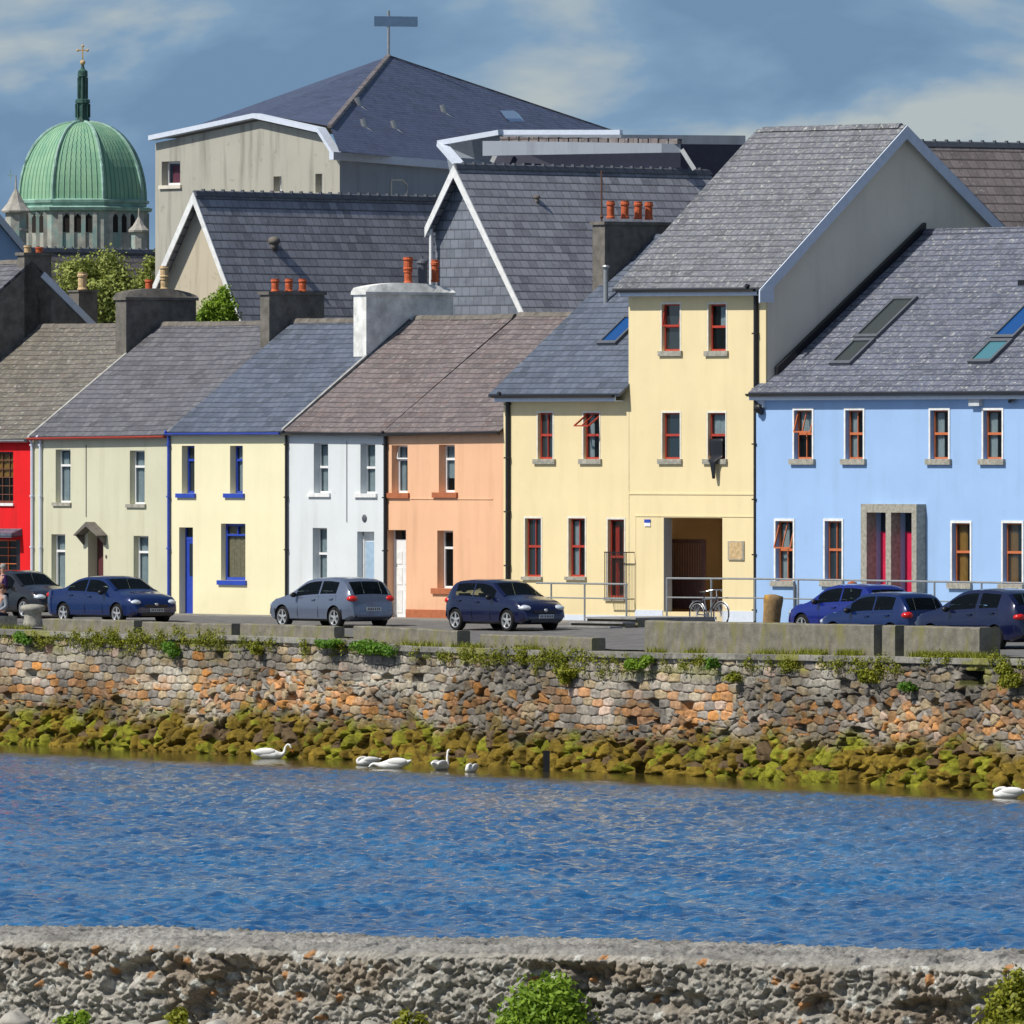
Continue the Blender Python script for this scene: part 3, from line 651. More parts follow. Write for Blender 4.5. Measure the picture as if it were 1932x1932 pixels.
class House:
    """a house of the terrace, local x along the front from its left wall"""
    def __init__(s, name, label, px0, px1, eave, ridge, wallm, roofm, oh=.15, base=None, right_ridge_dz=0, w=0.0, cat='house', back=None, th=.10, ovl=0.0, ovr=0.0, topw=None):
        s.root, s.u0 = house_root(name, label, px0, cat); s.len = FA.u(px1)-s.u0; s.w = w; s.oh = oh; s.d = .18
        ul = s.u0; ur = s.u0+s.len
        s.ze0 = FA.z(ul, -oh, eave[0]); s.ze1 = FA.z(ur, -oh, eave[1])
        s.r = FA.w(ul, ridge[0]); s.zr = FA.z(ul, s.r, ridge[1]); s.zr1 = s.zr+right_ridge_dz
        s.back = back if back is not None else 2*s.r; s.zb = s.zr-(s.zr-s.ze0)*(s.back-s.r)/(s.r+oh)
        s.rects = []; s.wallm, s.roofm, s.th = wallm, roofm, th; s.base = -.3; s.ovl, s.ovr = ovl, ovr; s.topw = topw
    def lu(s, px, w=None): return FA.u(px, s.w if w is None else w)-s.u0
    def lz(s, px, py, w=None): w = s.w if w is None else w; return FA.z(FA.u(px, w), w, py)
    def rect(s, x0, y0, x1, y1): a, b = s.lu(x0), s.lu(x1); return [a, b, s.lz((x0+x1)/2, y1), s.lz((x0+x1)/2, y0)]
    def win(s, x0, y0, x1, y1, sillpx=None, d=.18, **k):
        a, b, c, e = s.rect(x0, y0, x1, y1); s.rects.append((a, b, c, e, d)); sl = None
        if s.wallm == 'cream':
            q = MB(); v = .055; q.box(a-v, a-.001, s.w-.012, s.w-.001, c, e+v); q.box(b+.001, b+v, s.w-.012, s.w-.001, c, e+v); q.box(a-.001, b+.001, s.w-.012, s.w-.001, e+.001, e+v); q.build('window_surround', M['lightcream'], s.root)
        if sillpx: sx0, sx1, sh, sm, pr = sillpx; sl = (s.lu(sx0), s.lu(sx1), sh, sm, pr)
        return window(s.root, a, b, c, e, d=d, sill=sl, w=s.w, **k)
    def zroof(s, w, u=0): k = u/s.len; ze = s.ze0+(s.ze1-s.ze0)*k; zr = s.zr+(s.zr1-s.zr)*k; return ze+(zr-ze)*(w+s.oh)/(s.r+s.oh) if w <= s.r else zr+(s.zb-zr)*(w-s.r)/(s.back-s.r)
    def finish(s):
        mb = MB(); sl0 = s.zroof(s.w, 0)-s.th-.02; sl1 = s.zroof(s.w, s.len)-s.th-.02
        wall_holes(mb, 0, s.len, s.base, sl0, sl1, s.rects, .18, s.w)
        for u in (0.0, s.len):
            zt = s.zroof(s.w, u)-s.th-.02; zz = s.zr if u == 0 else s.zr1
            mb.poly([(u, s.w, s.base), (u, s.w, zt), (u, s.r, zz-s.th-.02), (u, s.back, s.zb-s.th-.02), (u, s.back, s.base)])
        mb.poly([(0, s.back, s.base), (0, s.back, s.zb-s.th-.02), (s.len, s.back, s.zb-s.th-.02), (s.len, s.back, s.base)])
        mb.build('wall', M[s.wallm], s.root)
        rf = MB(); t = s.th; secs = []; n = 14
        for i in range(n+1):
            k = i/n; u = -s.ovl+(s.len+s.ovl+s.ovr)*k; kk = min(1, max(0, u/s.len)); ze = s.ze0+(s.ze1-s.ze0)*kk; zr = s.zr+(s.zr1-s.zr)*kk
            sag = .03*math.sin(math.pi*k)+.008*math.sin(i*2.3)
            if s.th > .13: sag = 0
            secs.append([(u, -s.oh, ze-sag*.5), (u, s.r, zr-sag), (u, s.back+.2, s.zb-.1), (u, s.back+.2, s.zb-.1-t), (u, s.r, zr-t-sag), (u, -s.oh, ze-t*.6-sag*.5)])
        rf.loft(secs); s.roof = rf.build('roof', M[s.roofm], s.root)
        k_ = math.sqrt(1+((s.zr-s.ze0)/(s.r+s.oh))**2); uvl = s.roof.data.uv_layers[0].data; me_ = s.roof.data
        for lp in me_.loops: c_ = me_.vertices[lp.vertex_index].co; uvl[lp.index].uv = (c_.x, (c_.y+s.oh)*k_)
        rt = MB(); n = max(4, int(s.len/.45))
        for i in range(n):
            a = s.len*i/n; b = s.len*(i+1)/n; z = s.zr+(s.zr1-s.zr)*(i+.5)/n-.02*math.sin(math.pi*(i+.5)/n)*(s.th < .13)+.004*(i % 2)
            rt.loft([[(u, s.r-.14, z-.09), (u, s.r-.07, z+.025), (u, s.r, z+.055), (u, s.r+.07, z+.025), (u, s.r+.14, z-.09)] for u in (a+.004, b-.004)])
        rt.build('ridge_tiles', M['chim' if s.th < .13 else s.roofm], s.root)
    def gutter(s, m, h=.11, x0=None, x1=None, fascia=None, fh=.12):
        g = MB(); a = 0 if x0 is None else x0; b = s.len if x1 is None else x1
        sec = lambda u, z: [(u, -s.oh-.11, z-.03), (u, -s.oh-.11, z-h*.6), (u, -s.oh-.06, z-h), (u, -s.oh+.02, z-h), (u, -s.oh+.02, z-.03)]
        g.loft([sec(a, s.ze0), sec(b, s.ze1)]); g.build('gutter', M[m], s.root)
        if fascia:
            f = MB(); f.loft([[(u, -s.oh+.025, z-.06), (u, -s.oh+.025, z-.06-fh), (u, s.w-.002, z-.06-fh), (u, s.w-.002, z-.06-fh+.03), (u, -s.oh+.06, z-.06-fh+.03), (u, -s.oh+.06, z-.06)] for u, z in ((a, s.ze0), (b, s.ze1))])
            f.build('fascia', M[fascia], s.root)
    def pipe(s, px, m, ytop=None, ybot=None, r=.045, w=-.07):
        u = s.lu(px, w); z1 = s.lz(px, ytop, w) if ytop else s.ze0-.1; z0 = s.lz(px, ybot, w) if ybot else -.1
        mb = MB(); mb.tube([(u, w, z0), (u, w, z1)], r, 8); 
        if not ytop: mb.tube([(u, w, z1), (u, -s.oh-.05, z1+.12)], r, 8)
        k = z0+.5
        while k < z1: mb.box(u-r*1.3, u+r*1.3, w-r*1.2, w+.06, k, k+.04); k += 1.6
        return mb.build('downpipe', M[m], s.root, smooth=False)
    def skylight(s, quads, fm='lead', gm='glassd', up=.10):
        """quads: list of picture rects on the roof plane (px,py of 2 lower corners and 2 upper ones)"""
        sl = (s.zr-s.ze0)/(s.r+s.oh); nrm = Vector((0, -sl, 1)).normalized()
        def on(px, py):
            t = (px-966)/F; v = (HZ-py)/F      # ray (t,1,v)
            # world -> local plane  z = ze0 + sl*(w+oh)
            # X = tY, Z = HC+vY ; w = (X-FA.X)*s+(Y-FA.Y)*c
            Y = (s.ze0+sl*s.oh-HC+sl*(-FA.X*FA.s-FA.Y*FA.c))/(v-sl*(t*FA.s+FA.c)); X = t*Y
            dx, dy = X-FA.X, Y-FA.Y; return Vector((dx*FA.c-dy*FA.s-s.u0, dx*FA.s+dy*FA.c, HC+v*Y))
        for (p1, p2, gmm) in quads:
            A, B = on(*p1), on(*p2); u0, u1, w0, w1 = A.x, B.x, A.y, B.y
            pt = lambda u, w, o: tuple(Vector((u, w, s.zroof(w)))+nrm*o)
            f = MB(); fw = .10
            def slab(ua, ub, wa, wb, o0, o1): f.loft([[pt(ua, wa, o0), pt(ub, wa, o0), pt(ub, wb, o0), pt(ua, wb, o0)], [pt(ua, wa, o1), pt(ub, wa, o1), pt(ub, wb, o1), pt(ua, wb, o1)]])
            slab(u0, u0+fw, w0, w1, -.03, up); slab(u1-fw, u1, w0, w1, -.03, up); slab(u0+fw, u1-fw, w0, w0+fw, -.03, up); slab(u0+fw, u1-fw, w1-fw, w1, -.03, up)
            o = f.build('skylight', M[fm], s.root); g = MB()
            g.poly([pt(u0+fw, w0+fw, up*.6), pt(u1-fw, w0+fw, up*.6), pt(u1-fw, w1-fw, up*.6), pt(u0+fw, w1-fw, up*.6)]); g.build('pane', M[gmm], o)
    def chimney(s, pxf0, pxf1, ytop, pxr, pots, m='chim', capm='chim', cap='flat', at=1.0, down=1.6):
        """front face between pxf0 and pxf1 at the party wall, right face out to pxr"""
        uc = s.len*at+s.u0
        wF = FA.w(uc, pxf1); du = (FA.u(pxf1, wF)-FA.u(pxf0, wF)); wB = FA.w(uc, pxr)
        zt = FA.z(uc, wF, ytop); u1 = uc-s.u0; u0 = u1-du; zb = min(s.zroof(wF), s.zroof(wB))-down*.4
        mb = MB(); mb.box(u0, u1, wF, wB, zb, zt); o = mb.build('chimney', M[m], s.root)
        cm = MB(); c = .06
        if cap == 'flat': cm.box(u0-c, u1+c, wF-c, wB+c, zt+.002, zt+.10)
        else:
            n = 12; secs = []
            hh = .10 if cap == 'round' else .2
            for i in range(n+1):
                k = i/n; w = wF-c+(wB-wF+2*c)*k; zz = zt+.12+.26*math.sin(math.pi*min(1, max(0, k*.92+.06)))**.6
                secs.append([(u0-c, w, zt+.002), (u1+c, w, zt+.002), (u1+c, w, zt+.09), (u1-.08, w, zz), (u0+.08, w, zz), (u0-c, w, zt+.09)])
            cm.loft(secs)
        cm.build('chimney_cap', M[capm], o)
        for (pp, yt, yb, mm, kind) in pots:
            um = (u0+u1)/2; w = FA.w(uc-du/2, pp); z0 = FA.z(uc-du/2, w, yb)-.04; z1 = FA.z(uc-du/2, w, yt); pm = MB()
            if kind == 'pot': pot(pm, um, w, z0, .125, z1-z0)
            elif kind == 'tall': pot(pm, um, w, z0, .13, (z1-z0)*.55); pot(pm, um, w, z0+(z1-z0)*.53, .15, (z1-z0)*.47)
            elif kind == 'cowl':
                pm.lathe([(.15, 0), (.15, (z1-z0)*.72), (.19, (z1-z0)*.74), (.17, (z1-z0)*.82), (.03, (z1-z0)*.9), (.03, z1-z0)], (um, w, z0), 14)
            pm.build('chimney_pot', M[mm], o, smooth=False)
        return o

NET = [('curtain', 0, 1, 0, .62)]; NETF = [('curtain', 0, .45, .02, .95)]; NETA = [('curtain', 0, 1, .02, .98)]
# --- dark gabled house beyond the left edge (its end wall shows over the red roof)
h = House('grey_house', 'dark grey house at the left edge, its end wall rising above the red house roof', -420, -172, (700, 700), (60-20, 500), 'chim', 'slategrey', oh=.1)
h.zr = FA.z(h.u0+h.len, FA.w(h.u0+h.len, 60), 492); h.r = FA.w(h.u0+h.len, 60); h.zr1 = h.zr; h.back = FA.w(h.u0+h.len, 205); h.zb = FA.z(h.u0+h.len, h.back, 640)
h.ze0 = h.ze1 = FA.z(h.u0+h.len, -.1, 700); h.finish()
h.chimney(33, 46, 482, 97, [(52, 463, 476, 'potbuff', 'pot'), (74, 466, 476, 'pot', 'pot')], down=6)
f = MB(); u = h.len
for i in range(1): f.bar((u+.03, h.r+.4, h.zroof(h.r+.4, u)-.1), (u+.03, h.back, h.zb-.06), .05, .22)
f.build('bargeboard', M['wht'], h.root)
# small chimney of a building behind
bx = thing('chimney_stack', 'small dark chimney stack with one buff pot behind the red house', 'chimney', P(157, 640, 398), TE)
m = MB(); m.box(-.32, .25, -.35, .40, -3, 1.55); m.build('stack', M['chim'], bx)
m = MB(); m.box(-.36, .29, -.39, .44, 1.552, 1.62); m.build('chimney_cap', M['chim'], bx)
m = MB(); pot(m, -.05, 0, 1.61, .16, .60); m.build('chimney_pot', M['potbuff'], bx)

h = House('red_house', 'bright red terraced house with brown sash window and black shopfront', -172, 58, (829, 828), (75, 614), 'red', 'slatebrown')
h.win(-14, 852, 25, 949, (-20, 27, .09, 'white', .06), fm='brownframe', style='grid', fw=.06, cur=[('orcurtain', 0, 1, .5, .95)], d=.12)
h.win(-120, 852, -82, 949, (-124, -78, .09, 'white', .06), fm='brownframe', style='grid', fw=.06, d=.12)
r = h.rect(-40, 1018, 38, 1115); h.rects.append((*r, .3))
window(h.root, r[0], r[0]+(r[1]-r[0])*.8, r[2]+.1, r[3], d=.28, fm='orangeframe', style='grid', fw=.05, name='shop_window')
m = MB(); m.box(r[0], r[1], .36, .42, r[2], r[3]); m.box(r[1]-.28, r[1], .05, .36, r[2], r[3]); m.build('shopfront', M['black'], h.root)
m = MB(); a_, b_ = h.lu(-45), h.lu(42); zt = h.lz(0, 1003); m.loft([[(u, 0.0, zt+.1), (u, -.42, zt-.06), (u, -.42, zt-.18), (u, 0, zt-.14)] for u in (a_, b_)]); m.build('canopy', M['slateblue'], h.root)
h.finish(); h.gutter('steel'); h.chimney(218, 238, 566, 370, [(281, 527, 546, 'pot', 'pot'), (310, 502, 544, 'potbuff', 'tall')], cap='round')
m = MB(); u = h.len; m.loft([[(x, w, h.zroof(w, u)+dz) for x, dz in ((u-.07, -.03), (u+.05, -.03), (u+.05, .05), (u-.07, .05))] for w in (-.1, FA.w(h.u0+u, 238))]); m.build('verge_mortar', M['leadlight'], h.root)
h.pipe(60, 'wht')

h = House('sage_green_house', 'sage green terraced house with white top-light windows and small door hood', 62, 320, (824, 820), (307, 610), 'sage', 'slategrey')
S = .11
h.win(105, 848, 133, 948, (100, 135, S, 'granite', .06), cur=NETF+NET)
h.win(245, 850, 273, 951, (239, 276, S, 'granite', .06), cur=NETA)
h.win(97, 1008, 123, 1113, (92, 126, S, 'granite', .06), cur=NETA)
h.win(252, 1011, 280, 1113, (248, 283, S, 'granite', .06), cur=NETA)
r = h.rect(166, 1004, 195, 1166); h.rects.append((*r, .35))
m = MB(); m.box(r[0], r[1], .35, .40, r[2], r[3]); o = m.build('door', M['wooddoor'], h.root)
m = MB(); 
for zz in (.35, 1.15): m.box(r[0]+.15, r[1]-.15, .33, .352, r[2]+zz, r[2]+zz+.6)
m.box(r[0]+.12, r[0]+.16, .30, .35, r[2]+1.05, r[2]+1.1); m.build('door_panel', M['wooddoor'], o)
zc = h.lz(178, 1010); a_, b_ = h.lu(155), h.lu(203); mid = (a_+b_)/2; m = MB()
m.prism([(a_, 0, zc), (mid, 0, zc+.42), (b_, 0, zc), (b_-.1, 0, zc-.02), (mid, 0, zc+.28), (a_+.1, 0, zc-.02)], (0, -.35, 0)); 
m.prism([(a_+.08, -.3, zc-.02), (a_+.08, -.02, zc-.3), (a_+.08, -.02, zc-.02)], (.07, 0, 0)); m.prism([(b_-.15, -.3, zc-.02), (b_-.15, -.02, zc-.3), (b_-.15, -.02, zc-.02)], (.07, 0, 0))
m.build('door_hood', M['chim'], h.root)
m = MB(); m.ell((h.lu(201), -.02, h.lz(201, 1050)), (.04, .02, .06)); m.build('house_number', M['chim'], h.root)
h.finish(); h.gutter('redframe'); h.chimney(491, 508, 556, 612, [(519, 526, 548, 'pot', 'pot'), (545, 526, 548, 'pot', 'pot'), (571, 526, 548, 'pot', 'pot')])
m = MB(); u = h.len; m.loft([[(x, w, h.zroof(w, u)+dz) for x, dz in ((u-.06, -.03), (u+.05, -.03), (u+.05, .045), (u-.06, .045))] for w in (-.1, FA.w(h.u0+u, 508))]); m.build('verge_mortar', M['leadlight'], h.root)
h.pipe(76, 'wht'); m = MB(); m.tube([(h.lu(163), -.015, h.lz(163, 975)), (h.lu(163), -.015, h.ze0-.25)], .012, 6); m.build('cable', M['lead'], h.root)

h = House('pale_yellow_house', 'pale yellow terraced house with royal blue door, windows and gutter', 322, 538, (815, 814), (555, 604), 'paleyellow', 'slateblue')
h.win(343, 841, 367, 931, (334, 370, .13, 'royal', .07), fm='royal', style='toplight', fw=.06, d=.22)
h.win(434, 841, 458, 931, (424, 462, .13, 'royal', .07), fm='royal', style='toplight', fw=.06, d=.22)
h.win(417, 988, 463, 1095, (412, 466, .14, 'royal', .07), fm='royal', style='mullion', fw=.08, d=.18, cur=[('potbuff', 0, 1, 0, 1)])
r = h.rect(338, 995, 364, 1160); h.rects.append((*r, .25))
m = MB(); m.box(r[0], r[1], .25, .30, r[2], r[3]-.35); m.box(r[0], r[1], .24, .30, r[3]-.39, r[3]-.3); m.box(r[0], r[0]+.05, .23, .30, r[2], r[3]); m.box(r[1]-.05, r[1], .23, .3, r[2], r[3])
o = m.build('door', M['royal'], h.root)
m = MB(); m.box(r[0]+.05, r[1]-.05, .27, .275, r[3]-.3, r[3]); m.box(r[0]+.22, r[1]-.22, .235, .252, r[2]+1.2, r[3]-.5); m.build('door_glass', M['glassd'], o)
m = MB(); m.box(r[1]-.2, r[1]-.12, .19, .25, r[2]+1.15, r[2]+1.3); m.build('handle', M['steel'], o)
h.finish(); h.gutter('royal'); h.pipe(318, 'royal')
h.chimney(667, 691, 556, 855, [(770, 485, 532, 'pot', 'tall'), (797, 483, 532, 'lead', 'cowl'), (821, 490, 530, 'pot', 'pot')], m='chimw', capm='chimw', cap='mound')
m = MB(); u = h.len; m.loft([[(x, w, h.zroof(w, u)+dz) for x, dz in ((u-.06, -.03), (u+.05, -.03), (u+.05, .05), (u-.06, .05))] for w in (-.1, FA.w(h.u0+u, 691))]); m.build('verge_mortar', M['leadlight'], h.root)

h = House('white_house', 'white terraced house between the pale yellow and the peach house', 541, 727, (814, 816), (785, 598), 'white_wall', 'slatepurple')
h.win(592, 836, 619, 930, (582, 624, .12, 'white', .07), style='sash', cur=NETF, d=.22)
h.win(680, 837, 708, 931, (670, 712, .12, 'white', .07), style='sash', cur=NETF, d=.22)
h.win(590, 996, 617, 1097, (582, 624, .12, 'white', .07), style='sash', cur=NETA, d=.22)
r = h.rect(674, 1003, 706, 1174); h.rects.append((*r, .22))
m = MB(); m.box(r[0], r[1], .24, .28, r[2], r[3]); m.box(r[0], r[0]+.08, .2, .24, r[2], r[3]); m.box(r[1]-.08, r[1], .2, .24, r[2], r[3]); m.box(r[0], r[1], .2, .24, r[3]-.12, r[3]); o = m.build('door', M['white'], h.root)
m = MB(); m.box(r[0]+.14, r[1]-.1, .21, .238, r[2]+.1, r[3]-.3); m.build('door_leaf', M['greyblue'], o)
m = MB(); c_ = (h.lu(688), -.01, h.lz(688, 978)); m.ell(c_, (.12, .04, .12)); m.build('wall_vent', M['lead'], h.root)
h.finish(); h.gutter('black'); h.pipe(540, 'black')
m = MB(); x_, z_ = h.lu(655), h.lz(655, 985); m.tube([(x_, -.02, h.ze0-.3), (x_, -.02, z_)], .01, 6); m.build('cable', M['lead'], h.root)

h = House('peach_house', 'peach terraced house with terracotta sills and white panelled door', 728, 950, (816, 813), (980, 592), 'peach', 'slatepurple')
h.ze0 = House.__dict__ and h.ze0
h.win(739, 840, 769, 930, (729, 773, .16, 'terra', .07), style='toplight_open', d=.24, fw=.055)
h.win(828, 839, 858, 929, (818, 864, .16, 'terra', .07), style='toplight', d=.24, fw=.055, cur=[('curtain', 0, 1, .3, 1)])
h.win(825, 1001, 855, 1110, (816, 860, .17, 'terra', .07), style='toplight', d=.24, fw=.055)
r = h.rect(731, 1000, 766, 1172); h.rects.append((*r, .24))
m = MB(); m.box(r[0], r[1], .26, .31, r[2], r[3]-.28); m.box(r[0], r[0]+.05, .23, .31, r[2], r[3]); o = m.build('door', M['pvc'], h.root)
m = MB(); wd = r[1]-r[0]
for a0 in (.14, .55):
    for z0_, z1_ in ((.25, .95), (1.1, 1.6), (1.72, 2.1)): m.box(r[0]+wd*a0, r[0]+wd*(a0+.3), .245, .262, r[2]+z0_, r[2]+z1_)
m.build('door_panel', M['white'], o); m = MB(); m.box(r[0]+.04, r[1], .27, .275, r[3]-.28, r[3]); m.build('fanlight', M['glassd'], o)
m = MB(); m.box(r[1]+.02, h.len-.02, -.03, -.001, -.2, h.lz(850, 1151)); m.build('plinth', M['terra'], h.root)
m = MB(); z_ = h.lz(800, 941); m.box(h.lu(774), h.lu(930), -.02, -.001, z_-.015, z_+.015); m.build('string_course', M['peach'], h.root)
h.finish(); h.gutter('black'); h.pipe(727, 'black', r=.06)

# --- cream building: low wing and tall block with the passage
h = House('cream_apartment_building', 'cream apartment building with low wing, tall gabled block and open passage', 950, 1188, (744, 743), (1235, 445), 'cream', 'slateblue', oh=.38, th=.14, ovl=.25, cat='building')
cream = h.root; low = h
dd = .10
h.win(1015, 779, 1043, 866, (1008, 1049, .15, 'granite', .07), fm='redframe', style='sash2', d=dd)
h.win(1101, 779, 1131, 866, (1094, 1136, .15, 'granite', .07), fm='redframe', style='sashawn', d=dd)
h.win(991, 978, 1021, 1088, (986, 1024, .1, 'granite', .07), fm='redframe', style='sash2', d=dd, cur=NETF)
h.win(1073, 978, 1104, 1088, (1068, 1107, .1, 'granite', .07), fm='redframe', style='sash2', d=dd, cur=NETF)
h.win(1147, 980, 1178, 1127, (1142, 1182, .1, 'granite', .07), fm='redframe', style='sash', d=dd, cur=[('redcurtain', .12, .4, 0, .92), ('redcurtain', .65, 1, 0, .92)])
m = MB(); a_, b_ = h.lu(1141, -.3), h.lu(1182, -.3); z0_, z1_ = h.lz(1160, 1130, -.3), h.lz(1160, 1042, -.3)
for k in range(15): u = a_+(b_-a_)*k/14; m.box(u-.008, u+.008, -.31, -.295, z0_, z1_)
for z in (z0_, z1_): m.box(a_-.01, b_+.01, -.318, -.288, z-.015, z+.015); m.box(a_-.01, a_+.02, -.288, 0, z-.015, z+.015); m.box(b_-.02, b_+.01, -.288, 0, z-.015, z+.015)
m.build('balcony_railing', M['black'], cream)
for px0_, px1_, ya, yb in ((951, 1187, 1160, 1185),):
    m = MB(); m.box(h.lu(px0_)+.01, h.lu(px1_), -.02, -.001, -.2, h.lz(1100, ya)); m.build('plinth', M['wht'], cream)
h.finish(); h.gutter('black', fascia='wht', fh=.16, x1=h.len-.25); h.pipe(958, 'black', r=.07, ybot=1100)
h.skylight([((1128, 652), (1218, 597), 'skyglass')])
# chimney in the middle of the low wing
low.chimney(1118, 1141, 424, 1266, [(1152, 379, 410, 'pot', 'pot'), (1179, 379, 410, 'pot', 'pot'), (1204, 380, 411, 'pot', 'pot'), (1224, 381, 412, 'pot', 'pot')], at=.0)
m = MB(); ww = low.r*.55; uu = (FA.u(1143, ww)-low.u0); zz = low.zroof(ww); m.tube([(uu, ww, zz-.1), (uu, ww, zz+1.0)], .07, 10); m.lathe([(.1, 0), (.13, .05), (.1, .1)], (uu, ww, zz+1.0), 10); m.build('flue', M['steel'], cream)

t = House('x', 'x', 1186, 1445, (545, 543), (1440, 243), 'cream', 'slatelichen', oh=.38, th=.14, ovl=.3, ovr=.22)
bpy.data.objects.remove(t.root); off = t.u0-low.u0
tb = bpy.data.objects.new('tall_block', None)
# parts of the tall block hang on the same building: shift their meshes with a helper frame
class Tall(House): pass
t.root = cream
_shift = off
def shifted(o): o.location.x += _shift; return o
before = set(o.name for o in C.objects)
t.back = FA.w(t.u0+t.len, 1893); t.zb = FA.z(t.u0+t.len, t.back, 436); t.zr1 = FA.z(t.u0+t.len, t.r, 236)
t.win(1249, 574, 1283, 662, (1244, 1288, .15, 'granite', .07), fm='redframe', style='sash_open', d=dd, cur=[('curtain', 0, 1, 0, .95)])  # tall block curtains added to lend the panes their pale reflecting tone
t.win(1337, 574, 1370, 662, (1331, 1375, .15, 'granite', .07), fm='redframe', style='sash', d=dd, cur=[('curtain', .4, 1, .5, .95)])
t.win(1250, 779, 1283, 866, (1243, 1288, .15, 'granite', .07), fm='redframe', style='sash', d=dd, cur=[('curtain', 0, 1, 0, .97)])
t.win(1336, 779, 1369, 866, (1328, 1373, .15, 'granite', .07), fm='redframe', style='sash', d=dd, cur=[('curtain', 0, 1, .5, .97)])
r = t.rect(1252, 977, 1363, 1155); t.rects.append((*r, .30))
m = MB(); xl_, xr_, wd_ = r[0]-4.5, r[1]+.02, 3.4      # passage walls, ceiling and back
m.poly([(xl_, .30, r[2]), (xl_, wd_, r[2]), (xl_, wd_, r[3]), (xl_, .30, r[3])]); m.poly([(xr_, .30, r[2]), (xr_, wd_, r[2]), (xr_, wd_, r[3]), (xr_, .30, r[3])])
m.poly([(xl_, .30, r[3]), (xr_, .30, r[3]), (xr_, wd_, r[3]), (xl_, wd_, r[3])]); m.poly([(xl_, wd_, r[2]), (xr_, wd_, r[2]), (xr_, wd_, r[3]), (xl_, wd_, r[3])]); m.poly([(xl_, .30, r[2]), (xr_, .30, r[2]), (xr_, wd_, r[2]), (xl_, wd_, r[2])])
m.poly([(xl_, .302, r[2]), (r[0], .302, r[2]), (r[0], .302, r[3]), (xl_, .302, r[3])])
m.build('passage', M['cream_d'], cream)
m = MB(); m.box(r[0]+.001, r[0]+.012, .004, .30, r[2], r[3]-.002); m.build('jamb', M['shade_grey'], cream)  # thin sheet painting the cream reveal in its shaded grey-blue
m = MB(); wv = 1.5; g0, g1 = t.lu(1262, wv), t.lu(1328, wv); gz = t.lz(1300, 1022, wv)
for k in range(22): u = g0+(g1-g0)*k/21; m.box(u-.014, u+.014, wv, wv+.03, r[2]+.05, gz+.08)
for z in (r[2]+.1, r[2]+.95, gz): m.box(g0, g1, wv-.01, wv+.045, z-.035, z+.035)
m.box(g0, g1, wv+.031, wv+.04, r[2]+.1, r[2]+.95)
m.box(g1-.04, g1+.05, wv-.02, wv+.05, r[2], gz+.05); m.build('gate', M['gate'], cream)
m = MB(); z0_, z1_ = t.lz(1390, 1057), t.lz(1390, 1021); m.box(t.lu(1375), t.lu(1405), -.04, -.001, z0_, z1_); o = m.build('plaque', M['granite'], cream)
m = MB(); m.box(t.lu(1378), t.lu(1402), -.045, -.0405, z0_+.03, z1_-.03); m.build('plaque_face', M['potbuff'], o)
m = MB(); z0_, z1_ = t.lz(1222, 993), t.lz(1222, 980); a_, b_ = t.lu(1217), t.lu(1228); m.box(a_, b_, -.03, -.001, z0_, (z0_+z1_)/2); m.box(a_, b_, -.03, -.001, (z0_+z1_)/2+.002, z1_, 1); m.build('house_sign', [M['white'], M['royal']], cream)
m = MB(); z_ = t.lz(1300, 932); m.box(.02, t.len-.02, -.02, -.001, z_-.02, z_+.03)
z2_ = t.lz(1300, 975); m.box(t.lu(1199), t.len-.05, -.018, -.001, z2_+.0, z2_+.035); m.box(t.lu(1198), t.lu(1200), -.012, -.001, 0, z2_); m.build('string_course', M['cream'], cream)
m = MB(); m.box(t.lu(1199), t.lu(1251), -.022, -.001, -.2, t.lz(1225, 1151)); m.box(t.lu(1364), t.lu(1424), -.022, -.001, -.2, t.lz(1400, 1153)); m.build('plinth', M['wht'], cream)
t.finish(); t.gutter('black', fascia='wht', fh=.16); t.pipe(1426, 'black', r=.07)
# right gable: bargeboard
m = MB(); u = t.len+.22
for (w0, w1) in ((-t.oh-.05, t.r), (t.r, t.back+.25)):
    z0_, z1_ = t.zroof(w0, t.len), (t.zr1 if w1 == t.r else t.zroof(w1, t.len)); z0_ = t.zr1 if w0 == t.r else z0_
    m.prism([(u+.01, w0, z0_-.02), (u+.01, w1, z1_-.02), (u+.01, w1, z1_-.40), (u+.01, w0, z0_-.40)], (.05, 0, 0))
m.prism([(u+.012, -t.oh-.06, t.ze1-.42), (u+.012, -t.oh+.45, t.ze1-.42), (u+.012, -t.oh+.45, t.ze1+.2), (u+.012, -t.oh-.06, t.ze1-.1)], (.06, 0, 0))
m.build('bargeboard', M['wht'], cream)
# gable wall in grey render over the cream one
m = MB(); m.poly([(t.len+.006, 0.05, 3), (t.len+.006, .05, t.zroof(.05, t.len)-.2), (t.len+.006, t.r, t.zr1-.2), (t.len+.006, t.back, t.zb-.2), (t.len+.006, t.back, 3)]); m.build('gable_wall', M['gablebeige'], cream)
for o in [q for q in C.objects if q.name not in before and q.parent is cream]: shifted(o)
# garment hanging from the window
g = thing('hanging_garment', 'black garment hanging out of the tall cream block window over its sill', 'clothing', FA.world(FA.u(1352), -.12, FA.z(FA.u(1352), 0, 868)), TE)
m = MB(); secs = []
for k in range(14):
    q = k/13; z = .62-1.16*q; wd = .66 if q < .42 else .66-.46*(q-.42)/.25 if q < .67 else .20*(1-(q-.67)/.5)+.05; cx = -.02+.12*max(0, q-.3)
    y = .15 if q < .5 else -.02; secs.append([(cx+wd/2*math.cos(a*math.pi/5), y-.02-.03*math.sin(a*math.pi/5)-.01*math.sin(a*2.5), z) for a in range(10)])
m.loft(secs); m.build('cloth', M['black'], g, smooth=True)

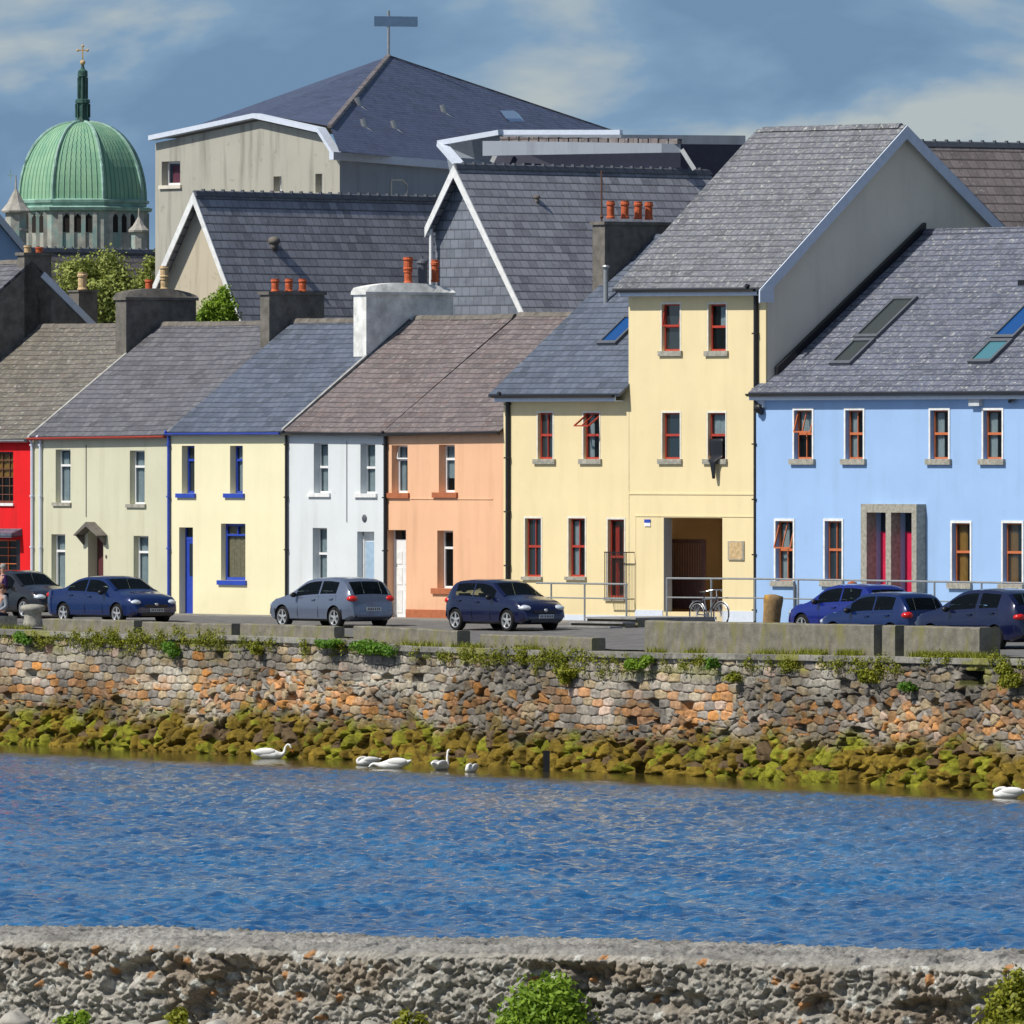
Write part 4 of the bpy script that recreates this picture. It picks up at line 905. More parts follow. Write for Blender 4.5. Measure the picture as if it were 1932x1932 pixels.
# --- blue building
h = House('blue_apartment_building', 'sky blue apartment building with orange window frames and twin doors in a granite portal', 1430, 2110, (741, 737), (1725, 436), 'blue', 'slatelichen2', oh=.36, th=.14, w=-.1, cat='building')
S = ('granite', .07)
h.rects = []
for i, (x0, x1, st_, cu) in enumerate(((1496, 1534, 'sash2_open', None), (1593, 1630, 'sash2', None), (1753, 1791, 'sash', NETF), (1853, 1892, 'sash', NETF), (1985, 2023, 'sash', None))):
    h.win(x0+3, 774, x1-1, 866, (x0-4, x1+5, .16, 'granite', .09), fm='orangeframe', style=st_, d=.12, cur=cu)
    a, b_, c, e_ = h.rect(x0+3, 774, x1-1, 866); m = MB(); v = .07
    m.box(a-v, a, -.125, -.101, c, e_+v); m.box(b_, b_+v, -.125, -.101, c, e_+v); m.box(a, b_, -.125, -.101, e_, e_+v); m.build('window_surround', M['white'], h.root)
for i, (x0, x1, y0, y1, st_, cu) in enumerate(((1461, 1498, 981, 1096, 'sash2_open', NETF), (1554, 1590, 981, 1096, 'sash2', NETF), (1794, 1832, 985, 1100, 'sash', [('orcurtain', 0, .5, 0, 1)]), (1890, 1930, 985, 1102, 'sash', [('orcurtain', 0, .5, 0, 1), ('curtain', .7, 1, 0, .6)]), (1990, 2030, 985, 1102, 'sash', None))):
    h.win(x0+3, y0+2, x1-1, y1, (x0-4, x1+3, .16, 'granite', .09), fm='orangeframe', style=st_, d=.12, cur=cu)
    a, b_, c, e_ = h.rect(x0+3, y0+2, x1-1, y1); m = MB(); v = .07
    m.box(a-v, a, -.125, -.101, c, e_+v); m.box(b_, b_+v, -.125, -.101, c, e_+v); m.box(a, b_, -.125, -.101, e_, e_+v); m.build('window_surround', M['white'], h.root)
# portal
w0 = -.45; px = lambda p: h.lu(p, w0); zt = h.lz(1676, 951, w0); zl = h.lz(1676, 967, w0); m = MB()
m.box(px(1624), px(1729), w0, -.101, zl, zt)
for p0, p1 in ((1624, 1635), (1671, 1681), (1720, 1729)): m.box(px(p0), px(p1), w0, -.101, -.05, zl-.002)
po = m.build('portal', M['granite'], h.root)
for p0, p1 in ((1635, 1671), (1681, 1720)):
    a, b_ = px(p0), px(p1); h.rects.append((a, b_, 0.0, zl, .35))
    m = MB(); m.box(a+.001, b_-.001, .06, .12, .02, zl-.55); o = m.build('door', M['magenta'], h.root)
    m = MB(); m.box(a, b_, .07, .11, zl-.55, zl); m.build('fanlight', M['glassd'], o)
m = MB(); a_, b_ = h.lu(1835), h.lu(1855); m.box(a_, b_, -.25, -.101, h.lz(1845, 766), h.lz(1845, 750)); m.build('alarm_box', M['plate'], h.root)
m = MB()
for pxx, yy_ in ((1545, 1110), (1505+97, 1110)): pass
h.finish(); h.gutter('black', fascia='wht', fh=.16)
h.skylight([((1566, 690), (1654, 642), 'skyglass3'), ((1612, 640), (1734, 563), 'skyglass3'), ((1827, 687), (1914, 643), 'skyglass2'), ((1871, 641), (1982, 573), 'skyglass')])
# raised black verge against the tall gable
m = MB(); m.loft([[(x, w, h.zroof(w, 0)+dz) for x, dz in ((.40, -.05), (.56, -.05), (.56, .24), (.40, .24))] for w in (.3, h.r)]); m.build('verge_flashing', M['black'], h.root)
m = MB(); wl = .08; m.tube([(h.lu(1905, -.2), -.2, h.ze0-.3), (h.lu(1925, -.2), -.2, h.ze0-.1), (h.lu(1932, -.2), -.2, h.ze0-.05)], .06, 8); m.build('pipe', M['black'], h.root)
m = MB(); a_ = h.lu(1432); zz = h.lz(1432, 772); m.tube([(a_, -.2, zz+.2), (a_, -.22, zz), (a_+.25, -.2, zz-.1)], .08, 8); m.ell((a_+.15, -.25, zz+.02), (.16, .12, .14)); m.box(a_+.02, a_+.3, -.2, -.101, zz+.05, zz+.55, 1); m.build('rainwater_hopper', [M['black'], M['wht']], h.root)
u_ = h.lu(1905); wv = h.r*.62; m = MB(); m.box(h.lu(1920, wv), h.lu(1990, wv), wv, wv+.4, h.zroof(wv)-.1, h.zroof(wv)+.16); m.build('roof_vent', M['black'], h.root)
m = MB()
for pa in (1505, 1592): m.tube([(h.lu(pa), -.2, h.lz(pa, 1103)), (h.lu(pa), -.2, 0)], .05, 8)
m.build('downpipe', M['lead'], h.root)

# ================================================================== BACKGROUND BUILDINGS
def gable_house(name, label, A, B, Rt, Lt, D, wallm, roofm, barge='white', cat='house', eaves=None, wall_inset=.35, length=None, soff=.35):
    """A apex (px,py), B far ridge end, Rt/Lt lower ends of right and left rakes in the gable plane"""
    a = P(A[0], A[1], D); DB = D*(HZ-A[1])/(HZ-B[1]); b = P(B[0], B[1], DB)
    r = (b-a); Lh = r.length if length is None else length; r.normalize(); th = math.atan2(r.x, r.y)
    fr = Fr(a.x, a.y, th)                     # local y = ridge direction, x = to the right and nearer
    xr = fr.u(Rt[0]); zr_ = fr.z(xr, 0, Rt[1]); xl = fr.u(Lt[0]); zl_ = fr.z(xl, 0, Lt[1]); za = a.z
    root = thing(name, label, cat, (a.x, a.y, 0), -th); t = .14
    m = MB(); e = wall_inset; f = lambda x: za+(zr_-za)*x/xr if x > 0 else za+(zl_-za)*x/xl
    poly = [(xl*.93, e, -.4), (xl*.93, e, f(xl*.93)-t-.03), (0, e, za-t-.03), (xr*.96, e, f(xr*.96)-t-.03), (xr*.96, e, -.4)]
    m.prism(poly, (0, Lh-e-.1, 0)); m.build('wall', M[wallm], root)
    m = MB()
    m.prism([(0, 0, za), (xr, 0, zr_), (xr, 0, zr_-t), (0, 0, za-t)], (0, Lh, 0)); m.prism([(-.001, 0, za), (xl, 0, zl_), (xl, 0, zl_-t), (-.001, 0, za-t)], (0, Lh, 0))
    m.build('roof', M[roofm], root)
    m = MB(); wv = .30
    m.prism([(0, -.05, za+.02), (xr, -.05, zr_+.02), (xr, -.05, zr_-wv), (0, -.05, za-wv*1.25)], (0, .048, 0)); m.prism([(0, -.05, za+.02), (xl, -.05, zl_+.02), (xl, -.05, zl_-wv), (0, -.05, za-wv*1.25)], (0, .048, 0))
    m.build('bargeboard', M[barge], root)
    m = MB(); n = int(Lh/.45)
    for i in range(n):
        y0, y1 = Lh*i/n+.005, Lh*(i+1)/n-.005; zz = za+.02
        m.loft([[(-.13, y, zz-.13), (-.07, y, zz+.02), (0, y, zz+.05), (.07, y, zz+.02), (.13, y, zz-.13)] for y in (y0, y1)])
        m.box(-.06, .06, y1-.05, y1-.0, zz+.03, zz+.10)
    m.build('ridge_tiles', M['lead'], root)
    return root, fr, f
# beige gable
r1, fr1, f1_ = gable_house('beige_gabled_house', 'beige house with white bargeboards behind the sage green house roof', (366, 363), (822, 374), (457, 609), (270, 585), 388, 'beige', 'slatebg')
m = MB(); 
def on_roof(fr, f, px, py, root, name, mt, s=.16):
    # intersect the ray with the right-hand slope
    best = None
    for k in range(400):
        x = .02+k*.02; y = None
        # y so that px matches
        t = (px-966)/F; X = fr.X+x*fr.c; Y = fr.Y-x*fr.s; y = (t*Y-X)/(fr.s-t*fr.c); z = f(x); p = fr.world(x, y, z); q = proj(p)
        if best is None or abs(q[1]-py) < best[0]: best = (abs(q[1]-py), x, y, z)
    m = MB(); _, x, y, z = best; m.tube([(x, y, z-.1), (x, y, z+s)], s*.8, 10); m.ell((x, y, z+s*1.3), (s*1.2, s*1.2, s*.9)); m.build(name, M[mt], root, smooth=True)
on_roof(fr1, f1_, 517, 468, r1, 'roof_vent', 'chim', .17)
r2, fr2, f2_ = gable_house('slate_hung_house', 'slate hung gabled house with white bargeboards behind the peach house', (857, 312), (1430, 326), (990, 592), (803, 430), 380, 'slatehung', 'slatebg')
on_roof(fr2, f2_, 1013, 380, r2, 'roof_vent', 'chim', .09)
m = MB(); xl = fr2.u(803); z_ = fr2.z(xl, 0, 435); xp = fr2.u(809)
m.tube([(xp, .1, 3), (xp, .1, z_+.05)], .06, 8); m.build('downpipe', M['white'], r2)
m = MB(); p_ = fr2.u(1135, 3); 
an = thing('aerial_mast', 'thin dark mast standing in front of the grey tiled roof', 'mast', P(1135, 470, 376)); m = MB(); zz_ = an.location.z
m.tube([(0, 0, -1.5), (0, 0, (470-322)*376/F)], .03, 6); m.ell((0, 0, 1.0), (.06, .06, .06)); m.build('pole', M['brownframe'], an)
# brown tiled building right of the tall block
r3, fr3, f3_ = gable_house('brown_tiled_house', 'house with plum brown tiled roof behind the tall cream block', (1650, 268), (2080, 276), (1800, 560), (1560, 500), 372, 'gable_grey', 'plum')
# roof behind on the left
r4, fr4, f4_ = gable_house('dark_tiled_building', 'building with long dark ribbed roof below the green dome', (-40, 468), (310, 474), (60, 700), (-120, 640), 470, 'gable_grey', 'plum')
# blue house at left edge
p5 = P(-12, 860, 425); b5 = thing('blue_gabled_house', 'blue house with a gable at the left edge below the dome turret', 'house', (p5.x, p5.y, 0), TE); f5 = Fr(p5.x, p5.y, TH)
z5 = lambda px_, py_: (f5.w(0, px_), f5.z(0, f5.w(0, px_), py_)); (wa5, za5), (wb5, zb5), (wc5, zc5) = z5(-12, 400), z5(60, 486), z5(-90, 490)
m = MB(); m.prism([(0, wc5, -.4), (0, wc5, zc5-.2), (0, wa5, za5-.2), (0, wb5, zb5-.2), (0, wb5, -.4)], (-7, 0, 0)); m.build('wall', M['blue'], b5)
m = MB(); m.prism([(.2, wa5, za5), (.2, wb5, zb5), (.2, wb5, zb5-.14), (.2, wa5, za5-.14)], (-7.4, 0, 0)); m.prism([(.2, wa5, za5), (.2, wc5, zc5), (.2, wc5, zc5-.14), (.2, wa5, za5-.14)], (-7.4, 0, 0)); m.build('roof', M['slatebg'], b5)
m = MB(); m.prism([(.21, wa5, za5+.02), (.21, wb5, zb5+.02), (.21, wb5, zb5-.3), (.21, wa5, za5-.3)], (.05, 0, 0)); m.prism([(.21, wa5, za5+.02), (.21, wc5, zc5+.02), (.21, wc5, zc5-.3), (.21, wa5, za5-.3)], (.05, 0, 0)); m.build('bargeboard', M['wht'], b5)
# small dark roof pieces right of the clerestory
r6, fr6, f6_ = gable_house('dark_roofed_building', 'low building with dark roof between the church and the tall cream block', (1270, 274), (1460, 279), (1330, 420), (1200, 400), 402, 'gable_grey', 'slatedark')

# --- church
ch = thing('modern_church', 'modern grey church with dark slate pyramid roof', 'church', (0, 0, 0))
D1 = 405
def poly3(lst): return [P(*q) for q in lst]
F_, Lf, Rr, Ap = P(640, 287, 402), P(300, 262, 424), P(1165, 250, 420), P(733, 106, 430)
Mi = P(862, 306, 409); Bk = P(733, 250, 460)
frc = Fr(P(641, 500, 402).x, 402, TH)
# lit front wall: profile along -u from the corner
m = MB(); pr = [(293, 256), (490, 214), (612, 241), (641, 287)]; pts = []
for px_, py_ in pr: u = frc.u(px_); pts.append((u, 0, frc.z(u, 0, py_)))
poly = [(pts[0][0], 0, -.5)]+[(p[0], 0, p[2]-.28) for p in pts]+[(0, 0, -.5)]
chl = thing('tmp', 'x', 'x', (0, 0, 0)); bpy.data.objects.remove(chl)
ch.location = frc.world(0); ch.rotation_euler = (0, 0, -TH)
wR = frc.w(0, 862); z1r = frc.z(0, wR, 306)
# front wall with three windows: build as holes in a plane, then top strip
rects = []
for (x0, y0, x1, y1) in ((305, 305, 340, 350), (516, 333, 531, 362), (595, 328, 608, 364)):
    a, b_ = frc.u(x0), frc.u(x1); rects.append((a, b_, frc.z(a, 0, y1), frc.z(a, 0, y0), .25))
ztop = frc.z(frc.u(320), 0, 300)
wall_holes(m, pts[0][0], 0.0, -.5, ztop, ztop, rects, .25)
m.poly([(pts[0][0], 0, ztop)]+[(p[0], 0, p[2]-.25) for p in pts[:3]]+[(0, 0, pts[3][2]-.25), (0, 0, ztop)] if pts[3][2]-.25 > ztop else [(pts[0][0], 0, ztop)]+[(p[0], 0, p[2]-.25) for p in pts[:3]]+[(0, 0, ztop)])
m.build('front_wall', M['concrete_wall'], ch)
m = MB(); m.poly([(0, 0, -.5), (0, wR+6, -.5), (0, wR+6, z1r-.5), (0, wR, z1r-.2), (0, 0, pts[3][2]-.2)]); x_ = pts[0][0]; m.poly([(x_, 0, -.5), (x_, 14, -.5), (x_, 14, pts[0][2]-.25), (x_, 0, pts[0][2]-.25)])
m.poly([(x_, 14, -.5), (0, 14, -.5), (0, 14, z1r), (x_, 14, z1r)]); m.build('side_wall', M['shade_grey'], ch)  # shaded side painted bluer than the sunlit front
for i, rr in enumerate(rects):
    window(ch, *rr[:4], d=.25, fm='pvc' if i else 'pvc', style='plain' if i else 'plain', fw=.07, glass_='glassd' if i else 'glass', cur=[('plumcurtain', .15, 1, .05, .85)] if not i else None, sill=(rr[0]-.1, rr[1]+.1, .12, 'gable_grey', .08))
# roof edge fascia following the profile
m = MB(); 
for p, q in zip(pts[:-1], pts[1:]): m.prism([(p[0], -.30, p[2]), (q[0], -.30, q[2]), (q[0], -.30, q[2]-.16), (p[0], -.30, p[2]-.16)], (0, .35, 0))
q = pts[-1]; m.prism([(.02, -.45, q[2]), (.02, wR, z1r), (.02, wR, z1r-.26), (.02, -.45, q[2]-.26)], (.25, 0, 0)); m.build('fascia', M['wht'], ch)
# letter-like recess on the side wall
m = MB(); wa, wb = frc.w(0, 737), frc.w(0, 768); za_, zb_ = frc.z(0, wa, 338), frc.z(0, wa, 366)
m.box(.001, .015, wa, wa+.05, zb_-.3, za_); m.box(.001, .015, wa, wb-.15, za_-.05, za_)
m.tube([(.01, wb-.2, za_-.02), (.01, wb, za_-.18), (.01, wb, za_-.42), (.01, wb-.2, za_-.6)], .03, 6); m.build('wall_letter', M['gable_grey'], ch)
inv = (Matrix.Translation(ch.location) @ Matrix.Rotation(-TH, 4, 'Z')).inverted()
lc = lambda v: tuple(inv @ v)
m = MB(); kx = [Lf, P(490, 215, 412), P(612, 242, 403.5), F_, Mi, Rr]
kx = [lc(v) for v in kx]; ap = lc(Ap); bk = lc(Bk)
H_ = P(622, 238, 403.5)
def hit(px_, py_): n_ = (H_-Ap).cross(Mi-Ap); d_ = Vector(((px_-966)/F, 1, (HZ-py_)/F)); o_ = Vector((0, 0, HC)); return o_+d_*(n_.dot(Ap-o_)/n_.dot(d_))
F2, R2 = lc(hit(640, 286)), lc(hit(1160, 249)); m.add([kx[0], kx[1], ap], [(0, 1, 2)]); m.add([kx[1], lc(H_), ap], [(0, 1, 2)]); m.poly([ap, lc(H_), F2, lc(Mi), R2])
m.add([R2, bk, ap], [(0, 1, 2)]); m.add([bk, kx[0], ap], [(0, 1, 2)]); m.build('roof', M['slatedark'], ch)
m = MB(); hp = lc(P(622, 238, 403)); m.bar(ap, hp, .16, .12); m.bar(ap, R2, .08, .08); m.build('hip_tiles', M['plum'], ch)
m = MB()
def onface(px_, py_):
    """ray hit on the right-hand roof face"""
    A_, B_, C_ = P(622, 238, 403.5), Mi, Ap; n_ = (B_-A_).cross(C_-A_); d_ = Vector(((px_-966)/F, 1, (HZ-py_)/F)); o_ = Vector((0, 0, HC)); tt = n_.dot(A_-o_)/n_.dot(d_); return o_+d_*tt
for px_, py_ in ((679, 200), (690, 240), (747, 243), (840, 213)):
    c_ = Vector(lc(onface(px_, py_))); m.tube([c_-Vector((0, 0, .1)), c_+Vector((-.05, -.1, .28))], .10, 8); m.bar(c_+Vector((0, -.02, .03)), c_+Vector((.5, .1, -.25)), .02, .02)
m.build('roof_vent', M['steel'], ch)
A3, B3, C3 = Mi, P(622, 238, 403.5), Ap
def onface2(px_, py_):
    n_ = (B3-A3).cross(C3-A3); d_ = Vector(((px_-966)/F, 1, (HZ-py_)/F)); o_ = Vector((0, 0, HC)); tt = n_.dot(A3-o_)/n_.dot(d_); return o_+d_*tt
q4 = [Vector(lc(onface2(*k))) for k in ((963, 229), (990, 229), (978, 214), (952, 214))]; n_ = Vector((0, -.2, .1)); m = MB(); m.loft([[tuple(p) for p in q4], [tuple(p+n_) for p in q4]]); m.build('skylight', M['skyglass'], ch)
# church wing with raked white fascias
m = MB(); Wg = [P(838, 274, 399), P(945, 254, 397), P(1172, 254, 396), P(1172, 420, 396), P(868, 420, 399)]; m.prism([lc(v) for v in Wg], (1.5, 4, 0)); m.build('side_wing', M['shade_grey'], ch)
m = MB()
for a, b_ in (((830, 270), (945, 250)), ((945, 250), (1172, 250)), ((832, 271), (868, 312))):
    p, q = Vector(lc(P(*a, 398.5))), Vector(lc(P(*b_, 397))); m.bar(p, q, .30, .17)
m.build('wing_fascia', M['wht'], ch)
# clerestory
m = MB(); m.prism([lc(v) for v in (P(928, 306, 392), P(946, 268, 392), P(1284, 272, 388), P(1284, 420, 388), P(928, 420, 392))], (1, 2.5, 0)); m.build('clerestory_wall', M['navydark'], ch)
m = MB(); m.prism([lc(v) for v in (P(946, 266, 391), P(1284, 271, 387), P(1284, 288, 387), P(946, 294, 391))], (-.35, -.5, 0)); m.build('clerestory_fascia', M['shade_grey'], ch)  # white fascia painted in its shaded blue-grey tone
m = MB(); m.bar(lc(P(928, 306, 391.4)), lc(P(947, 266, 391.4)), .12, .14); m.bar(lc(P(1286, 282, 387)), lc(P(1310, 320, 387)), .12, .14); m.build('clerestory_bargeboard', M['white'], ch)
m = MB(); a_, b_ = Vector(lc(P(946, 262, 391))), Vector(lc(P(1284, 267, 387))); n = 18
for i in range(n): m.bar(a_.lerp(b_, i/n+.004), a_.lerp(b_, (i+1)/n-.004), .25, .14+.03*(i % 2))
m.build('ridge_tiles', M['plum'], ch)
# cross board on the apex
m = MB(); h0 = 86*430/F; m.tube([ap, (ap[0], ap[1], ap[2]+h0)], .05, 8); ao = m.build('cross_pole', M['steel'], ch)
m = MB(); s_ = 430/F; cdir = Vector((FA.c, FA.s, 0)); zc_ = ap[2]+(106-40)*s_
dx = Vector((math.cos(TH), math.sin(TH), 0))       # parallel to the picture, in the local frame
p, q = Vector((ap[0], ap[1], zc_))-dx*27*s_, Vector((ap[0], ap[1], zc_-.02))+dx*55*s_; m.bar(p, q, .10, 19*s_); m.build('cross_board', M['boardblue'], ao)

# --- cathedral dome
Dd = 1100; s_ = Dd/F; cd = thing('cathedral', 'domed cathedral with green copper dome and stone drum in the distance', 'cathedral', ((156-966)*s_, Dd, 0))
zz = lambda py: HC+(HZ-py)*s_
RO = math.radians(-25-90+ 0)     # vertex azimuth seen from the camera
n8 = 8; R0 = 124*s_
def octa(mb, prof, rot=RO, m=0): mb.lathe(prof, (0, 0, 0), 8, m, rot)
m = MB(); prof = []
for k in range(15):
    a = k/14*math.pi/2*.955; prof.append((R0*math.cos(a)**.82, zz(378)+(zz(230)-zz(378))*math.sin(a)))
me = MB(); octa(me, prof); dm = me.build('dome', M['copper'], cd)
# UV: across each face 0..1
uvl = dm.data.uv_layers[0].data
for p in dm.data.polygons:
    if len(p.vertices) != 4: continue
    ks = [v % 8 for v in p.vertices]
    for li, v in zip(p.loop_indices, p.vertices):
        kk = v % 8; o_ = [x for x in ks if x != kk][0]; hi = 1.0 if (kk-o_) % 8 == 1 else 0.0; uvl[li].uv = (hi, dm.data.vertices[v].co.z)
m = MB()
for k in range(8):
    a = RO+2*math.pi*k/8; m.tube([((r_+.05)*math.cos(a), (r_+.05)*math.sin(a), z_) for r_, z_ in prof], .16, 6)
m.build('dome_ribs', M['copperl'], cd)
m = MB(); octa(m, [(R0*1.0, zz(384)), (R0*1.06, zz(384)), (R0*1.07, zz(379)), (R0*1.0, zz(377))]); octa(m, [(R0*1.02, zz(401)), (R0*1.10, zz(399)), (R0*1.12, zz(393)), (R0*1.02, zz(390))]); octa(m, [(R0*1.02, zz(391)), (R0*1.03, zz(383))]); m.build('cornice', M['copperl'], cd)
m = MB(); octa(m, [(R0*1.04, -.4), (R0*1.04, zz(400))]); m.build('drum', M['limestone'], cd)
m = MB(); ap8 = R0*1.04*math.cos(math.pi/8); hwid = R0*1.04*math.sin(math.pi/8)
wb = MB()
for k in range(8):
    a = RO+2*math.pi*(k+.5)/8; nx_, ny_ = math.cos(a), math.sin(a); tx, ty = -ny_, nx_
    for q in (-.42, 0, .42):
        c_ = Vector((nx_*ap8, ny_*ap8, 0))+Vector((tx, ty, 0))*hwid*q; hw2 = .30
        z0_, z1_ = zz(440), zz(412)
        pts_ = [(-hw2, z0_), (hw2, z0_), (hw2, z1_), (0, z1_+.35), (-hw2, z1_)]
        wb = MB(); wb.prism([tuple(c_+Vector((tx, ty, 0))*x+Vector((0, 0, z))+Vector((nx_, ny_, 0))*-.2) for x, z in pts_], (nx_*.24, ny_*.24, 0)); wb.build('drum_window', M['dark'], cd)
    for q in (-.22, .22, -.66, .66):
        c_ = Vector((nx_*ap8, ny_*ap8, 0))+Vector((tx, ty, 0))*hwid*q
        m.bar(c_+Vector((0, 0, zz(470))), c_+Vector((0, 0, zz(402))), .34, .4)
m.build('pilasters', M['limestone'], cd)
# lantern and spire
m = MB(); lr = 13*s_; m.lathe([(lr*1.15, zz(232)), (lr*1.0, zz(224)), (lr*.85, zz(222)), (lr*.85, zz(196)), (lr*1.1, zz(194)), (lr*1.05, zz(188)), (lr*.6, zz(186)), (lr*.55, zz(146)), (lr*.75, zz(144)), (lr*.7, zz(134)), (lr*.3, zz(130)), (lr*.12, zz(118)), (.06, zz(100))], (0, 0, 0), 12)
for k in range(8):
    a = k*math.pi/4; m.tube([(lr*.98*math.cos(a), lr*.98*math.sin(a), zz(222)), (lr*.98*math.cos(a), lr*.98*math.sin(a), zz(196))], .1, 6); m.tube([(lr*.68*math.cos(a), lr*.68*math.sin(a), zz(186)), (lr*.68*math.cos(a), lr*.68*math.sin(a), zz(146))], .07, 6)
m.build('lantern', M['copperd'], cd)
m = MB(); m.bar((0, 0, zz(118)), (0, 0, zz(86)), .13, .13); m.bar((-.42, 0, zz(95)), (.42, 0, zz(95)), .12, .12); m.ell((0, 0, zz(118)), (.25, .25, .25)); m.ell((0, 0, zz(87)), (.14, .1, .14)); m.ell((-.44, 0, zz(95)), (.13, .1, .13)); m.ell((.44, 0, zz(95)), (.13, .1, .13)); m.build('cross', M['potbuff'], cd)
def turret(px_, ytop, ycap, ybase, r_, rootname='turret', D_=Dd-9):
    x = (px_-966)*D_/F-cd.location.x; y = D_-Dd; q = D_/F; z = lambda py: HC+(HZ-py)*q; m = MB()
    m.lathe([(r_, z(ybase+60)), (r_, z(ycap))], (x, y, 0), 8, 0, RO); m.build('turret', M['limestone'], cd)
    m = MB(); hh = z(ytop)-z(ycap); m.lathe([(r_*1.35, z(ycap)-.05), (r_*1.4, z(ycap)+.12), (r_*.8, z(ycap)+hh*.25), (r_*.35, z(ycap)+hh*.5), (.1, z(ycap)+hh*.62), (.05, z(ytop))], (x, y, 0), 8, 0, RO)
    m.build('turret_roof', M['lime2'], cd)
turret(262, 393, 437, 470, .72); turret(33, 395, 435, 470, .72)
turret(30, 330, 400, 470, 1.0)
m = MB(); x = (28-966)*s_-cd.location.x; m.bar((x, -9, zz(345)), (x, -9, zz(325)), .08, .08); m.bar((x-.25, -9, zz(335)), (x+.25, -9, zz(335)), .07, .07); m.build('turret_cross', M['copperl'], cd)

# ================================================================== TREES
def tree(name, label, loc, blobs, n, size, mt, seed, trunk_h, cat='tree', group=None):
    o = thing(name, label, cat, loc, 0, group); m = MB(); g = random.Random(seed)
    m.tube([(0, 0, -.2), (.05, 0, trunk_h*.5), (-.05, .05, trunk_h)], [.16, .12, .07], 8)
    for b_ in blobs[::5]: m.tube([(0, 0, trunk_h*.5), (b_[0]*.5, b_[1]*.5, (trunk_h*.5+b_[2])*.55), (b_[0], b_[1], b_[2])], [.07, .05, .02], 6)
    m.build('trunk', M['bark'], o, smooth=True); leaves('crown', M[mt], o, blobs, n, size, seed, soft=1.3); return o
def blobs_px(lst, D, loc):
    out = []
    for px_, py_, rp in lst:
        p = P(px_, py_, D)-loc; r_ = rp*D/F; out.append((p.x, p.y+random.uniform(-.4, .4), p.z, r_, r_, r_))
        for k in range(4): a_ = random.uniform(0, 6.28); q_ = r_*random.uniform(.6, 1.15); out.append((p.x+q_*math.cos(a_), p.y+random.uniform(-.4, .4), p.z+q_*math.sin(a_), r_*.32, r_*.32, r_*.32))
    return out
l1 = P(160, 800, 420); l1.z = 0
tree('leafy_tree', 'pale green tree between the small dark chimney and the round capped chimney', l1, blobs_px([(118, 560, 22), (130, 525, 24), (150, 512, 24), (175, 515, 24), (203, 500, 24), (225, 520, 22), (225, 555, 26), (240, 590, 24), (190, 545, 22), (165, 565, 24), (205, 580, 24), (180, 600, 24), (140, 600, 24)], 420, l1), 10000, .075, 'leafT', 3, 4)
l2 = P(270, 800, 425); l2.z = 0
tree('leafy_tree', 'slender green tree rising against the grey church wall corner', l2, blobs_px([(285, 500, 12), (272, 530, 16), (250, 548, 16), (235, 565, 18), (262, 565, 20), (290, 540, 12)], 425, l2), 5000, .07, 'leafT', 4, 4)
l3 = P(410, 800, 384); l3.z = 0
tree('climbing_ivy', 'bright green ivy climbing the beige gable wall', l3, blobs_px([(424, 555, 11), (412, 575, 16), (430, 580, 13), (395, 592, 16), (420, 598, 18), (380, 603, 12), (440, 600, 10)], 384, l3), 6000, .055, 'leafB', 5, 3, 'ivy')

# ================================================================== QUAY FURNITURE
def quay_block(px0, px1, ytop, t, label, group, w0=.30, hexp=None, name='concrete_block', ytop1=None, sag=0.0, zb=None):
    u0, u1 = FQ.u(px0, w0), FQ.u(px1, w0); loc = FQ.world(u0, w0); zb_ = min(qtop(u0), qtop(u1))-.05
    z0_ = FQ.z(u0, w0, ytop); z1_ = FQ.z(u1, w0, ytop1 or ytop)
    L_ = u1-u0; n = max(6, int(L_/.22)); rnd = random.Random(int(px0)); secs = []
    for i in range(n+1):
        k = i/n; u = L_*k; z = z0_+(z1_-z0_)*k+rnd.uniform(-.012, .012)-sag*math.sin(k*math.pi); j = rnd.uniform(-.012, .012)
        zz_ = z-loc.z; secs.append([(u, 0+j, zb_), (u, .0+j, z-.03), (u, .03, z), (u, t-.03, z), (u, t, z-.03), (u, t, zb_)])
    m = MB(); m.loft(secs); o = m.build(name, M['cgrey']); o.location = (loc.x, loc.y, 0); o.rotation_euler = (0, 0, -TQ); tag(o, label, 'concrete block', group); return o
G = 'low concrete blocks along the quay edge'
quay_block(82, 252, 1167, .34, 'low concrete block below the dark blue saloon, leftmost of the row', G, ytop1=1171)
quay_block(268, 436, 1173, .34, 'low concrete block below the pale yellow house, second of the row from the left', G, ytop1=1177)
quay_block(453, 630, 1176, .34, 'low concrete block in front of the grey-blue hatchback', G, ytop1=1182)
quay_block(667, 862, 1180, .42, 'low concrete block in front of the white panelled door', G, ytop1=1190)
quay_block(907, 1117, 1196, .42, 'low concrete block right of the navy hatchback wheel, beside the steps', G, ytop1=1203)
G2 = 'tall concrete wall sections on the quay'
quay_block(1217, 1648, 1171, .55, 'long tall lichen streaked concrete wall section in front of the bicycle', G2, ytop1=1179, name='concrete_wall')
quay_block(1664, 1689, 1180, .55, 'narrow concrete wall section between two dark gaps', G2, ytop1=1180, name='concrete_wall')
quay_block(1705, 1848, 1181, .62, 'tall concrete wall section in front of the dark crossover car', G2, ytop1=1184, name='concrete_wall')
